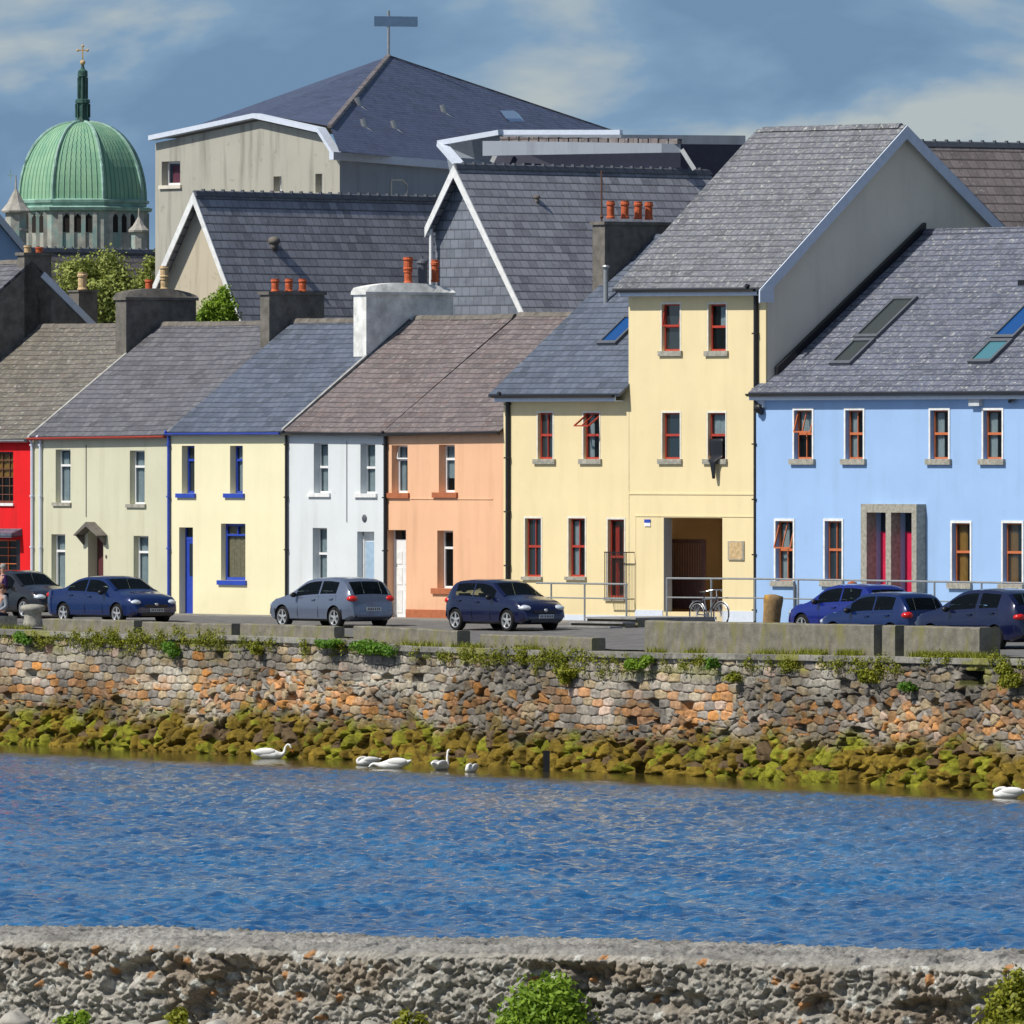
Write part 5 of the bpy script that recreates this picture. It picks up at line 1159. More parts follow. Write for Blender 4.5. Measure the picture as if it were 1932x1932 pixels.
# stone bollard, left
def place(px_, py_, z): D = (HC-z)*F/(py_-HZ); return Vector(((px_-966)/F*D, D, z))
p = FQ.world(FQ.u(62, 1.2), 1.2); p.z = zroad(p)
b_ = thing('mooring_bollard', 'short grey stone mooring bollard with a flared top at the left end of the quay', 'bollard', p); m = MB()
m.lathe([(.30, -.1), (.29, .1), (.25, .35), (.27, .42), (.36, .48), (.38, .56), (.33, .64), (.1, .67)], (0, 0, 0), 14); m.build('stone', M['granite'], b_, smooth=True)
ub_ = FA.u(1452, -9); p = FA.world(ub_, -9, -.3); ht = FA.z(ub_, -9, 1121)+.3
b_ = thing('mooring_bollard', 'rusty orange lichened mooring bollard behind the tall concrete wall', 'bollard', p); m = MB()
m.lathe([(.24, -.2), (.24, ht*.4), (.25, ht*.7), (.275, ht*.88), (.26, ht*.97), (.05, ht)], (0, 0, 0), 16); o = m.build('stone', M['rust'], b_, smooth=True); o.rotation_euler = (0, R(5), 0)
p = place(1608, 1190, -.1); 
b_ = thing('mooring_post', 'thin grey post with rusty red cap between the blue cars', 'post', FA.world(FA.u(1608, -8), -8, 0)); m = MB(); zt = FA.z(FA.u(1608, -8), -8, 1103)
m.tube([(0, 0, -.2), (0, 0, zt)], .05, 8); m.build('shaft', M['steel'], b_); m = MB(); m.lathe([(.05, zt-.06), (.14, zt-.02), (.13, zt+.06), (.04, zt+.09)], (0, 0, 0), 10); m.build('cap', M['terra'], b_)
# post in the water
D_ = (HC-ZW)*F/(1457-HZ); pw = Vector(((1031-966)/F*D_, D_, ZW)); b_ = thing('timber_post', 'dark weathered post standing in the water at the foot of the sea wall', 'post', pw); m = MB(); m.box(-.09, .09, -.09, .09, -1, .58); m.build('timber', M['black'], b_)
# steps
s0 = thing('stone_steps', 'short grey stone steps down from the raised pavement to the road', 'steps', FA.world(FA.u(1128, -5.6), -5.6), TE); m = MB(); wS = FA.u(1222, -5.6)-FA.u(1128, -5.6)
for k in range(4):
    z = .27-.12*k; x0_ = -.15*k
    m.box(x0_, wS+.1, -.46*(k+1)-.05, -.46*k-.051, z-.05, z); m.box(x0_+.06, wS+.1, -.46*(k+1)+.03, -.46*k-.06, -.8, z-.051, 1)
m.box(0, wS+.1, -.049, 2.4, -.8, .272)
m.build('treads', [M['treadstone'], M['cgrey']], s0)  # risers in darker stone, painting the shade lines between treads
# railings
def railing(name, label, pts, zt, hgt, posts, mids, group=None, mt='steel', r=.028):
    """pts: list of (px, w) ; zt: absolute top heights"""
    o = thing(name, label, 'railing', FA.world(FA.u(pts[0][0], pts[0][1]), pts[0][1]), TE, group); u0 = FA.u(pts[0][0], pts[0][1]); w0 = pts[0][1]
    loc = [(FA.u(px_, w_)-u0, w_-w0) for px_, w_ in pts]
    m = MB(); m.tube([(x, y, z) for (x, y), z in zip(loc, zt)], r, 8); m.build('top_rail', M[mt], o)
    for d_ in mids: m = MB(); m.tube([(x, y, z-d_) for (x, y), z in zip(loc, zt)], r*.75, 8); m.build('rail', M[mt], o)
    xs = [l[0] for l in loc]
    for px_ in posts:
        x = FA.u(px_, w0)-u0; z = float(np.interp(x, xs, zt)); m = MB(); m.tube([(x, 0, z-hgt), (x, 0, z)], r, 8); m.build('post', M[mt], o)
    return o
wv = -3.0; z1_ = FA.z(FA.u(1095, wv), wv, 1101); railing('handrail', 'grey steel handrail in front of the cream low wing', [(1012, wv), (1183, wv)], [z1_, z1_-.0], 1.15, [1040, 1103, 1182], [.42])
z2_ = FA.z(FA.u(1400, wv), wv, 1093); railing('handrail', 'long grey steel handrail in front of the passage and the blue building', [(1258, wv), (1424, wv), (2000, wv)], [z2_, z2_+.02, z2_], 1.2, [1258, 1342, 1424, 1506, 1590, 1674, 1763, 1852, 1940], [.55])

# bicycle
def bicycle(px_, w_, zb_):
    o = thing('bicycle', 'dark bicycle leaning on the handrail in front of the open passage', 'bicycle', FA.world(FA.u(px_, w_), w_, zb_), TE+R(4)); 
    def wheel(x):
        m = MB(); n = 28; pts_ = [(x+.33*math.cos(2*math.pi*k/n), 0, .34+.33*math.sin(2*math.pi*k/n)) for k in range(n+1)]; m.tube(pts_, .018, 6); w = m.build('wheel', M['tyre'], o)
        m = MB(); m.tube([(x+.30*math.cos(2*math.pi*k/n), 0, .34+.30*math.sin(2*math.pi*k/n)) for k in range(n+1)], .012, 6)
        for k in range(10): a = math.pi*k/10; m.bar((x+.3*math.cos(a), 0, .34+.3*math.sin(a)), (x-.3*math.cos(a), 0, .34-.3*math.sin(a)), .006)
        m.build('rim', M['alloy'], w)
        m = MB(); m.tube([(x+.37*math.cos(a_), 0, .34+.37*math.sin(a_)) for a_ in [R(20+k*12) for k in range(12)]], .016, 6); m.build('mudguard', M['alloy'], o)
    wheel(-.52); wheel(.52)
    m = MB(); bb = (-.08, 0, .30); st_ = (-.22, 0, .82); hd = (.33, 0, .84); ft = (.52, 0, .34); rr_ = (-.52, 0, .34)
    for a, b_ in ((bb, st_), (bb, hd), ((-.2, 0, .76), (.34, 0, .80)), (rr_, bb), (rr_, st_), (hd, ft)): m.tube([a, b_], .02, 8)
    m.build('frame', M['lead'], o)
    m = MB(); m.tube([(.33, 0, .84), (.31, 0, 1.02), (.38, 0, 1.04)], .015, 6); m.tube([(.2, -.28, 1.0), (.36, -.18, 1.04), (.38, 0, 1.04), (.36, .18, 1.04), (.2, .28, 1.0)], .014, 6); m.build('handlebar', M['alloy'], o)
    m = MB(); m.tube([st_, (-.24, 0, .95)], .014, 6); m.ell((-.26, 0, .97), (.14, .08, .035)); m.build('saddle', M['black'], o)
    m = MB(); m.lathe([(.09, -.01), (.09, .01)], (0, 0, 0), 14); m.tube([(0, -.1, 0), (0, .1, 0)], .012, 6); m.bar((0, -.1, 0), (.15, -.1, -.06), .02); m.bar((0, .1, 0), (-.15, .1, .06), .02)
    c_ = m.build('crank', M['lead'], o); c_.location = bb; c_.rotation_euler = (R(90), 0, 0)
    m = MB(); m.box(-.68, -.3, -.06, .06, .70, .72); m.build('rack', M['lead'], o)
bicycle(1338, -3.45, .03-.02)

# ================================================================== CARS
def car(name, label, at_u, w_near, facing, Lc, W, H, prof, belt, wb, fo, paint, glassm='carglass', tail=False, scale=1.0, wheelr=.31, side_win=None, wind=None, rear=None, group='cars parked along the quay road', pitch=0, cm='blk', yaw=0.0):
    """local x forward along the car, y to its left; facing=+1 nose to the right of the picture"""
    xs = np.linspace(0, Lc, 64)
    zt = np.interp(xs, [p[0] for p in prof], [p[1] for p in prof]); zb = np.interp(xs, [p[0] for p in belt], [p[1] for p in belt])
    ker = np.array([.25, .5, .25]); 
    for _ in range(2): zt[1:-1] = np.convolve(zt, ker, 'same')[1:-1]
    zb = np.minimum(zb, zt-.04)
    e = np.minimum(xs, Lc-xs); hwv = W/2*(1-.20*np.clip(1-e/.55, 0, 1)**2.2)
    ft = lambda x: float(np.interp(x, xs, zt)); fb = lambda x: float(np.interp(x, xs, zb)); fh = lambda x: float(np.interp(x, xs, hwv))
    def yr(x): g = max(0, min(1, (ft(x)-fb(x))/.5)); return fh(x)*(.93-.19*g)
    def sec(x):
        h_, t_, b_, r_ = fh(x), ft(x), fb(x), yr(x); zbm = .20+.14*max(0, 1-min(x, Lc-x)/.35)
        half = [(0, zbm), (.82*h_, zbm), (.965*h_, zbm+.07), (h_, min(.55, b_-.12)), (.995*h_, min(.72, b_-.06)), (.955*h_, b_), (r_, t_-.045 if t_-b_ > .1 else t_-.02), (.78*r_, t_-.012), (.4*r_, t_+.004), (0, t_+.008)]
        return [(x, y, z) for y, z in half]+[(x, -y, z) for y, z in reversed(half[1:-1])]
    m = MB(); m.loft([sec(x) for x in xs])
    root = thing(name, label, 'car', (0, 0, 0), 0, group)
    body = m.build('body', [M[paint], M['black']], None, smooth=True)
    axles = (Lc-fo, Lc-fo-wb); cut = MB()
    for ax in axles:
        for sgn in (1, -1):
            cut.loft([[(ax+(wheelr+.055)*math.cos(2*math.pi*k/28), y, wheelr+(wheelr+.055)*math.sin(2*math.pi*k/28)) for k in range(28)] for y in (sgn*(W/2-.26), sgn*(W/2+.2))])
    co = cut.build('cutter', M['black']); bm_ = body.modifiers.new('b', 'BOOLEAN'); bm_.object = co; bm_.operation = 'DIFFERENCE'; bm_.solver = 'EXACT'
    dg = bpy.context.evaluated_depsgraph_get(); nm = bpy.data.meshes.new_from_object(body.evaluated_get(dg)); body.modifiers.clear(); body.data = nm; bpy.data.objects.remove(co)
    for p in nm.polygons:
        p.use_smooth = True
        c_ = p.center
        if any((c_.x-ax)**2+(c_.z-wheelr)**2 < (wheelr+.057)**2 and abs(c_.y) < W/2-.0 and c_.z < wheelr*2.3 for ax in axles) or c_.z < .24: p.material_index = 1; p.use_smooth = False
    snap = lambda a_: tuple(float(xs[int(np.argmin(np.abs(xs-q)))]) for q in a_)
    side_win = [snap(a_) for a_ in side_win]; wind = snap(wind); rear = snap(rear); kill = []
    bm2 = bmesh.new(); bm2.from_mesh(nm)
    for f_ in bm2.faces:
        c_ = f_.calc_center_median(); x_ = c_.x
        if any(a_ < x_ < b_ for a_, b_ in side_win) and fb(x_)+.015 < c_.z < ft(x_)-.025 and abs(c_.y) > yr(x_)+.004: kill.append(f_)
        elif any(a_ < x_ < b_ for a_, b_ in (wind, rear)) and c_.z > ft(x_)-.07 and abs(c_.y) < yr(x_): kill.append(f_)
    bmesh.ops.delete(bm2, geom=kill, context='FACES'); bm2.to_mesh(nm); bm2.free()
    try: nm.set_sharp_from_angle(angle=R(35))
    except Exception: pass
    body.parent = root
    # glazing
    def side_panel(x0, x1, t0, t1, sgn, mm, nm_, off=.007, n=10):
        a = MB(); rows_ = []
        for k in range(n+1):
            x = x0+(x1-x0)*k/n; col_ = []
            for tt in (t0, (t0+t1)/2, t1):
                y = .955*fh(x)+(yr(x)-.955*fh(x))*tt; z = fb(x)+(ft(x)-.045-fb(x))*tt; col_.append((x, sgn*(y+off), z+off*.3))
            rows_.append(col_)
        a.loft(rows_, closed=False, cap=False); return a.build(nm_, M[mm], root, smooth=True)
    for sgn in (1, -1):
        for x0, x1 in side_win:
            side_panel(x0, x1, .08, .88, sgn, glassm, 'side_window', off=-.004)
            side_panel(x0, x1, -.03, .10, sgn, paint, 'window_frame', off=.001); side_panel(x0, x1, .86, 1.03, sgn, paint, 'window_frame', off=.001)
    def pillar(x0, x1, sgn):
        a = MB(); rows_ = []
        for k in range(9):
            x = x0+(x1-x0)*k/8; r_ = yr(x); rows_.append([(x, sgn*r_*q, ft(x)-(.046 if q > 1 else .03*(q-.82)/.18-.004)) for q in (.84, .93, 1.005)])
        a.loft(rows_, closed=False, cap=False); a.build('pillar', M[paint], root, smooth=True)
    for sgn in (1, -1):
        for a_ in (wind, rear): pillar(*a_, sgn)
    # cabin
    xc = side_win[-1][0]; zs_ = fb(xc)-.42; a = MB(); a.box(.45, wind[1], -W*.40, W*.40, .30, .36); a.build('cabin_floor', M['seat'], root)
    for xq in (xc+.05, side_win[0][0]-.05):
        for sy in (W*.21, -W*.21):
            a = MB(); a.loft([[(xq+.5, sy-.23, zs_), (xq+.5, sy+.23, zs_), (xq, sy+.23, zs_-.05), (xq, sy-.23, zs_-.05)], [(xq+.5, sy-.23, zs_+.13), (xq+.5, sy+.23, zs_+.13), (xq, sy+.23, zs_+.1), (xq, sy-.23, zs_+.1)]])
            a.loft([[(xq+.1, sy-.22, zs_), (xq+.1, sy+.22, zs_), (xq-.02, sy+.22, zs_), (xq-.02, sy-.22, zs_)], [(xq-.04, sy-.18, zs_+.55), (xq-.04, sy+.18, zs_+.55), (xq-.12, sy+.18, zs_+.55), (xq-.12, sy-.18, zs_+.55)]])
            a.ell((xq-.10, sy, zs_+.66), (.05, .12, .09)); a.build('seat', M['seat'], root, smooth=False)
    xd = wind[1]-.10; a = MB(); a.box(xd-.42, xd, -W*.38, W*.38, fb(xd)-.22, fb(xd)-.03); a.build('dashboard', M['seat'], root)
    def top_panel(x0, x1, mm, nm_, k0=.86):
        a = MB(); rows_ = []
        for k in range(9):
            x = x0+(x1-x0)*k/8; r_ = yr(x)*k0; sl = (ft(x+.02)-ft(x-.02))/.04; nrm = Vector((-sl, 0, 1)).normalized()*.001
            rows_.append([(x+nrm.x, y*r_, ft(x)+.006-abs(y)**3*.02+nrm.z) for y in (-1, -.66, -.33, 0, .33, .66, 1)])
        a.loft(rows_, closed=False, cap=False); return a.build(nm_, M[mm], root, smooth=True)
    top_panel(*wind, 'carglass', 'windscreen'); top_panel(*rear, 'carglass', 'rear_window', .86)
    # door lines, handles
    dl = MB()
    for sgn in (1, -1):
        for x in [s_[0]-.03 for s_ in side_win[:2]]+[side_win[-1][1] if False else side_win[-1][1]-.15]:
            zz_ = np.linspace(.32, fb(x), 6); pts_ = []
            for z in zz_: y = fh(x) if z < .6 else fh(x)+( .955*fh(x)-fh(x))*(z-.6)/(fb(x)-.6); pts_.append((x, sgn*(y+.001), z))
            dl = MB(); dl.tube(pts_, .007, 5); dl.build('door_seam', M['black'], root)
    for sgn in (1, -1):
        for x0, x1 in side_win[:2]:
            a = MB(); x = x0+.12; a.box(x, x+.18, sgn*fh(x)*.985-.012, sgn*fh(x)*.985+.03*sgn if sgn > 0 else sgn*fh(x)*.985+.012, fb(x)-.12, fb(x)-.085) if sgn > 0 else a.box(x, x+.18, -fh(x)*.985-.03, -fh(x)*.985+.012, fb(x)-.12, fb(x)-.085); a.build('door_handle', M[paint], root)
        a = MB(); x = wind[1]-.22 if wind[1] > wind[0] else wind[0]; a.ell((side_win[-1][1]-.08, sgn*(fh(x)+.08), fb(x)+.08), (.07, .11, .075)); a.build('wing_mirror', M['black' if cm == 'blk' else paint], root, smooth=True)
        # lamps
        fx = Lc-.13; a = MB(); a.ell((fx-.13, sgn*fh(fx)*.80, .665), (.24, .20, .095)); a.build('headlight', M['lampclear'], root, smooth=True)
        a = MB(); rx = .10; zz_ = min(.86, fb(.2)-.02); a.ell((rx+.07, sgn*fh(rx)*.86, zz_), (.16, .17, .10)); a.build('tail_light', M['lampred'], root, smooth=True)
    # grille, plates, bumpers
    a = MB(); a.box(Lc-.055, Lc+.012, -W*.22, W*.22, .52, .60); a.box(Lc-.06, Lc+.012, -W*.30, W*.30, .26, .36); g_ = a.build('grille', M['black'], root)
    a = MB(); a.ell((Lc+.0, 0, .60), (.03, .06, .05)); a.build('badge', M['alloy'], root, smooth=True)
    for x, nm_ in ((Lc+.012, 'number_plate'), (-.012, 'number_plate')):
        a = MB(); zc = .43 if x > 1 else .56; a.box(min(x, x+.012), max(x, x+.012), -.26, .26, zc-.055, zc+.055); sg = 1 if x > 1 else -1; xf = x+.012 if sg > 0 else x
        for k, q in enumerate((-.19, -.13, -.05, .03, .09, .15, .21)): a.box(min(xf, xf+.004*sg), max(xf, xf+.004*sg), q-.016, q+.016, zc-.032, zc+.032, 1)
        a.build(nm_, [M['plate'], M['chars']], root)
    a = MB(); a.box(.02, .10, -W*.36, W*.36, .30, .34); a.build('rear_reflector_strip', M['black'], root)
    for ax in axles:
        for sgn in (1, -1):
            a = MB(); yc = sgn*(W/2-.115); prof_ = [(wheelr*.70, -.10), (wheelr*.93, -.10), (wheelr, -.07), (wheelr, .07), (wheelr*.93, .10), (wheelr*.70, .10)]
            secs = [[(ax+r_*math.cos(2*math.pi*k/28), yc+y, wheelr+r_*math.sin(2*math.pi*k/28)) for k in range(28)] for r_, y in prof_]; a.loft(secs, cap=False); wl = a.build('wheel', M['tyre'], root, smooth=False)
            a = MB(); yo = yc+sgn*.085
            a.loft([[(ax+r_*math.cos(2*math.pi*k/24), y, wheelr+r_*math.sin(2*math.pi*k/24)) for k in range(24)] for r_, y in ((wheelr*.72, yo+sgn*.02), (wheelr*.66, yo+sgn*.018), (wheelr*.62, yo-sgn*.04))], cap=False)
            for k in range(5):
                an_ = 2*math.pi*k/5+.3; c1, s1 = math.cos(an_), math.sin(an_); tq = (-s1*.035, c1*.035)
                a.loft([[(ax+r_*c1+q*tq[0]*wd, y, wheelr+r_*s1+q*tq[1]*wd) for q, y in ((-1, yo), (1, yo), (1, yo-sgn*.03), (-1, yo-sgn*.03))] for r_, wd in ((.03, 1.0), (wheelr*.66, .8))])
            a.lathe([(.05, 0), (.05, .01)], (0, 0, 0), 10) if False else a.ell((ax, yo, wheelr), (.045, .012, .045))
            a.build('rim', M['alloy'], wl)
            a = MB(); a.loft([[(ax+r_*math.cos(2*math.pi*k/20), y, wheelr+r_*math.sin(2*math.pi*k/20)) for k in range(20)] for r_, y in ((wheelr*.66, yo-sgn*.045), (.02, yo-sgn*.05))]); a.build('brake_disc', M['black'], wl)
    # placement: mid wheelbase at at_u, near side wheels on the line w_near
    ctr = (axles[0]+axles[1])/2; wc = w_near+W/2*scale; p = FA.world(at_u, wc)
    ang = -TH+(0 if facing > 0 else math.pi)+yaw
    root.rotation_euler = (0, 0, ang); root.scale = (scale,)*3
    off = Matrix.Rotation(ang, 3, 'Z') @ Vector((ctr*scale, 0, 0)); root.location = p-off; root.location.z = zroad(FA.world(at_u, w_near))+.0
    return root
def near_w(px_, py_, zg=None):
    """w of a ground contact point seen at px,py"""
    z = -.1
    for _ in range(6):
        D = (HC-z)*F/(py_-HZ); p = Vector(((px_-966)/F*D, D, z)); z = zroad(p)
    dx, dy = p.x-FA.X, p.y-FA.Y; return dx*FA.c-dy*FA.s, dx*FA.s+dy*FA.c
M['navy'] = carpaint('navy_car_paint', (.004, .007, .045)); M['bmwblue'] = carpaint('dark_blue_car_paint', (.004, .018, .10)); M['greyblue_car'] = carpaint('grey_blue_car_paint', (.13, .16, .23)); M['brightblue'] = carpaint('bright_blue_car_paint', (.008, .02, .22)); M['blackcar'] = carpaint('black_car_paint', (.012, .013, .03)); M['charcoal'] = carpaint('charcoal_car_paint', (.02, .02, .022))
HATCH = dict(prof=[(0, .50), (.03, .86), (.10, .98), (.42, 1.34), (.62, 1.43), (1.2, 1.48), (1.9, 1.47), (2.35, 1.40), (3.05, 1.03), (3.15, 1.0), (3.7, .88), (4.05, .73), (4.2, .50)], belt=[(0, .98), (1.5, .94), (3.1, .86), (4.2, .7)], wb=2.58, fo=.84, Lc=4.2, W=1.76, H=1.48, side_win=[(.72, 1.52), (1.60, 2.72)], wind=(2.42, 3.02), rear=(.13, .44))
POLO = dict(prof=[(0, .50), (.03, .88), (.10, 1.0), (.38, 1.34), (.55, 1.43), (1.1, 1.47), (1.8, 1.46), (2.2, 1.39), (2.85, 1.02), (2.95, .99), (3.5, .86), (3.78, .72), (3.9, .48)], belt=[(0, .98), (1.5, .93), (3.0, .87), (3.9, .7)], wb=2.46, fo=.78, Lc=3.9, W=1.66, H=1.47, side_win=[(.62, 1.40), (1.47, 2.50)], wind=(2.25, 2.82), rear=(.13, .40))
SEDAN = dict(prof=[(0, .52), (.03, .90), (.12, 1.03), (.75, 1.07), (1.0, 1.10), (1.65, 1.38), (2.1, 1.46), (2.7, 1.46), (3.05, 1.40), (3.75, 1.03), (3.85, 1.0), (4.4, .90), (4.72, .76), (4.84, .5)], belt=[(0, 1.0), (1.5, .97), (3.6, .88), (4.84, .72)], wb=2.88, fo=.86, Lc=4.84, W=1.85, H=1.47, side_win=[(1.32, 2.25), (2.33, 3.40)], wind=(3.08, 3.72), rear=(1.05, 1.6))
SUV = dict(prof=[(0, .55), (.03, .95), (.12, 1.12), (.55, 1.48), (.9, 1.56), (1.6, 1.6), (2.2, 1.58), (2.6, 1.50), (3.35, 1.12), (3.45, 1.08), (4.0, .98), (4.35, .82), (4.5, .5)], belt=[(0, 1.1), (1.5, 1.03), (3.4, .95), (4.5, .8)], wb=2.68, fo=.9, Lc=4.5, W=1.85, H=1.6, side_win=[(.85, 1.66), (1.75, 2.95)], wind=(2.66, 3.3), rear=(.18, .58))
u_, w_ = near_w(168, 1169); car('saloon_car', 'dark blue saloon car parked in front of the sage green house', u_, w_, 1, paint='bmwblue', scale=.97, glassm='carglass2', **SEDAN)
u_, w_ = near_w(580, 1181); car('hatchback_car', 'grey-blue hatchback with red tail lights parked before the white house', u_, w_, -1, paint='greyblue_car', glassm='carglass2', **HATCH)
u_, w_ = near_w(906, 1191); car('hatchback_car', 'small navy hatchback parked nose right in front of the peach house', u_, w_, 1, paint='navy', glassm='carglass2', **POLO)
u_, w_ = near_w(0, 1163); car('hatchback_car', 'charcoal hatchback half out of view at the left edge behind two people', u_, w_, 1, paint='charcoal', **POLO)
u_, w_ = near_w(1563, 1212); car('hatchback_car', 'bright blue hatchback behind the tall concrete wall, left of the darker blue car', u_, w_, -1, paint='brightblue', glassm='carglass2', **POLO)
u_, w_ = near_w(1625, 1222); car('hatchback_car', 'blue hatchback overlapping the bright blue one behind the two narrow wall gaps', u_, w_, -1, paint='bmwblue', glassm='carglass2', **{**POLO, 'W': 1.6})
u_, w_ = near_w(1815, 1226); car('crossover_car', 'large blackish crossover car at the right edge of the quay', u_, w_, -1, paint='navy', glassm='carglass2', **SUV)

# ================================================================== SWANS, PEOPLE
def skin(name, verts, edges, rad, mt, parent, sub=2, root=0):
    me = bpy.data.meshes.new(name); me.from_pydata([tuple(v) for v in verts], edges, []); o = bpy.data.objects.new(name, me); C.objects.link(o)
    s_ = o.modifiers.new('s', 'SKIN'); 
    for i, d_ in enumerate(me.skin_vertices[0].data): d_.radius = rad[i] if isinstance(rad[i], (tuple, list)) else (rad[i], rad[i]); d_.use_root = (i == root)
    q = o.modifiers.new('d', 'SUBSURF'); q.levels = sub; q.render_levels = sub
    dg = bpy.context.evaluated_depsgraph_get(); nm = bpy.data.meshes.new_from_object(o.evaluated_get(dg)); o.modifiers.clear(); o.data = nm
    nm.materials.clear(); nm.materials.append(M[mt])
    for p in nm.polygons: p.use_smooth = True
    if parent: o.parent = parent
    return o
def swan(label, px_, py_, yaw, neck, scale=1.0):
    D = (HC-ZW)*F/(py_-HZ); o = thing('swan', label, 'swan', ((px_-966)/F*D, D, ZW), yaw, 'swans on the river'); o.scale = (scale*.86,)*3
    v = [(0, 0, .10), (.25, 0, .12), (.40, 0, .10), (-.25, 0, .15), (-.45, 0, .20), (-.60, 0, .27)]; e_ = [(0, 1), (1, 2), (0, 3), (3, 4), (4, 5)]; rd = [(.20, .17), (.18, .15), (.10, .10), (.18, .14), (.10, .08), (.03, .02)]
    k = 2
    for p in neck: v.append(p[:3]); e_.append((k, len(v)-1)); rd.append(p[3]); k = len(v)-1
    skin('body', v, e_, rd, 'swan', o); hd = Vector(neck[-1][:3]); pv_ = Vector(neck[-2][:3]); d_ = (hd-pv_).normalized()
    m = MB(); m.tube([tuple(hd+d_*.02), tuple(hd+d_*.10), tuple(hd+d_*.15)], [.026, .02, .008], 8); b_ = m.build('beak', M['beak'], o)
    for sg in (1, -1):
        m = MB(); m.ell((-.12, sg*.13, .22), (.34, .07, .12)); m.build('wing', M['swan'], o, smooth=True)
    m = MB(); m.ell(tuple(hd+d_*.03+Vector((0, 0, .012))), (.03, .028, .02)); m.build('mask', M['black'], o)
UPN = [(.46, 0, .22, .055), (.44, 0, .42, .038), (.47, 0, .60, .034), (.54, 0, .66, .042), (.63, 0, .63, .03)]
CUR = [(.50, 0, .20, .055), (.52, 0, .36, .040), (.60, 0, .46, .036), (.68, 0, .42, .042), (.72, 0, .32, .03)]
TUCK = [(.42, 0, .22, .06), (.30, .02, .30, .05), (.14, .04, .32, .05), (.04, .04, .30, .04)]
LOWN = [(.52, 0, .13, .06), (.64, 0, .15, .045), (.72, 0, .10, .045), (.78, 0, .03, .03)]
swan('swan with arched neck facing right, the leftmost on the water', 508, 1431, R(-8), CUR, 1.02)
swan('sleeping swan with tucked head, left of the pair below the sea wall', 693, 1444, R(200), TUCK, .82)
swan('swan with lowered head facing left, right of the pair below the sea wall', 742, 1450, R(172), LOWN, 1.0)
swan('swan with upright neck beside the bright green weed', 832, 1453, R(62), UPN, .95)
swan('swan with tucked head drifting between the upright swan and the dark post', 889, 1457, R(250), TUCK, .8)
swan('lone swan at the far right edge of the water', 1902, 1506, R(176), TUCK, .95)

def person(label, loc, yaw, top, legs, hair, seated=False, name='person'):
    o = thing(name, label, 'person', loc, yaw); hip = .92 if not seated else .50
    kn = [(.0, .10, .50), (.0, -.10, .50)] if not seated else [(.45, .11, .50), (.45, -.11, .50)]
    an_ = [(-.02, .11, .09), (-.02, -.11, .09)] if not seated else [(.47, .12, .08), (.47, -.12, .08)]
    sh = hip+.50; v = [(0, 0, hip), (0, 0, hip+.2), (.0, 0, hip+.40), (0, 0, sh+.07), (.02, 0, sh+.16), (.02, 0, sh+.30)]; e_ = [(0, 1), (1, 2), (2, 3), (3, 4), (4, 5)]; rd = [(.14, .10), (.13, .09), (.16, .10), (.06, .06), (.075, .085), (.07, .08)]
    def arm(s_):
        k = len(v); v.extend([(0, s_*.19, sh-.02), (-.02, s_*.25, sh-.30), (.20, s_*.18, sh-.42), (.28, s_*.14, sh-.42)]); e_.extend([(2, k), (k, k+1), (k+1, k+2), (k+2, k+3)]); rd.extend([.055, .043, .03, .03])
    def leg(s_, i):
        k = len(v); v.extend([(0.02, s_*.09, hip-.06), kn[i], an_[i], (an_[i][0]+.17, an_[i][1], .04)]); e_.extend([(0, k), (k, k+1), (k+1, k+2), (k+2, k+3)]); rd.extend([.085, .06, .04, .035])
    arm(1); arm(-1); leg(1, 0); leg(-1, 1); body = skin('body', v, e_, rd, 'skin', o)
    for s_ in (1, -1):
        for f_ in range(5):
            y = s_*(.14+(f_-2)*.017); m = MB(); b0 = (.30, y, sh-.42); m.tube([b0, (.35, y, sh-.43-.003*f_), (.37-.004*abs(f_-2), y, sh-.46)], [.010, .009, .007], 6) if f_ < 4 else m.tube([(.27, s_*.12, sh-.41), (.31, s_*.09, sh-.42), (.34, s_*.09, sh-.44)], [.011, .009, .008], 6); m.build('finger', M['skin'], body, smooth=True)
    # jacket and trousers as slightly larger skins
    vi = [v[0], v[1], v[2], (0, 0, sh+.03)]; ei = [(0, 1), (1, 2), (2, 3)]; ri = [(.165, .125), (.155, .12), (.19, .125), (.08, .08)]
    for s_ in (1, -1): k = len(vi); vi += [(0, s_*.19, sh-.02), (-.02, s_*.25, sh-.30), (.17, s_*.185, sh-.41)]; ei += [(2, k), (k, k+1), (k+1, k+2)]; ri += [.08, .066, .05]
    skin('jacket', vi, ei, ri, top, o)
    vi = [(0, 0, hip)]; ei = []; ri = [(.155, .12)]
    for s_, i in ((1, 0), (-1, 1)): k = len(vi); vi += [(.02, s_*.09, hip-.08), kn[i], (an_[i][0], an_[i][1], .12)]; ei += [(0, k), (k, k+1), (k+1, k+2)]; ri += [.105, .08, .062]
    skin('trousers', vi, ei, ri, legs, o)
    m = MB(); m.ell((.0, 0, sh+.28), (.105, .095, .11)); m.build('hair', M[hair], o, smooth=True)
    m = MB(); m.ell((.115, 0, sh+.23), (.02, .014, .025))
    m.build('nose', M['skin'], body, smooth=True)
    for s_ in (1, -1): m = MB(); m.ell((.10, s_*.033, sh+.26), (.012, .014, .008)); m.build('eye', M['dark'], body); m = MB(); m.ell((.02, s_*.092, sh+.22), (.02, .01, .03)); m.build('ear', M['skin'], body)
    m = MB(); m.ell((.098, 0, sh+.175), (.012, .025, .006)); m.build('mouth', M['terra'], body)
    return o
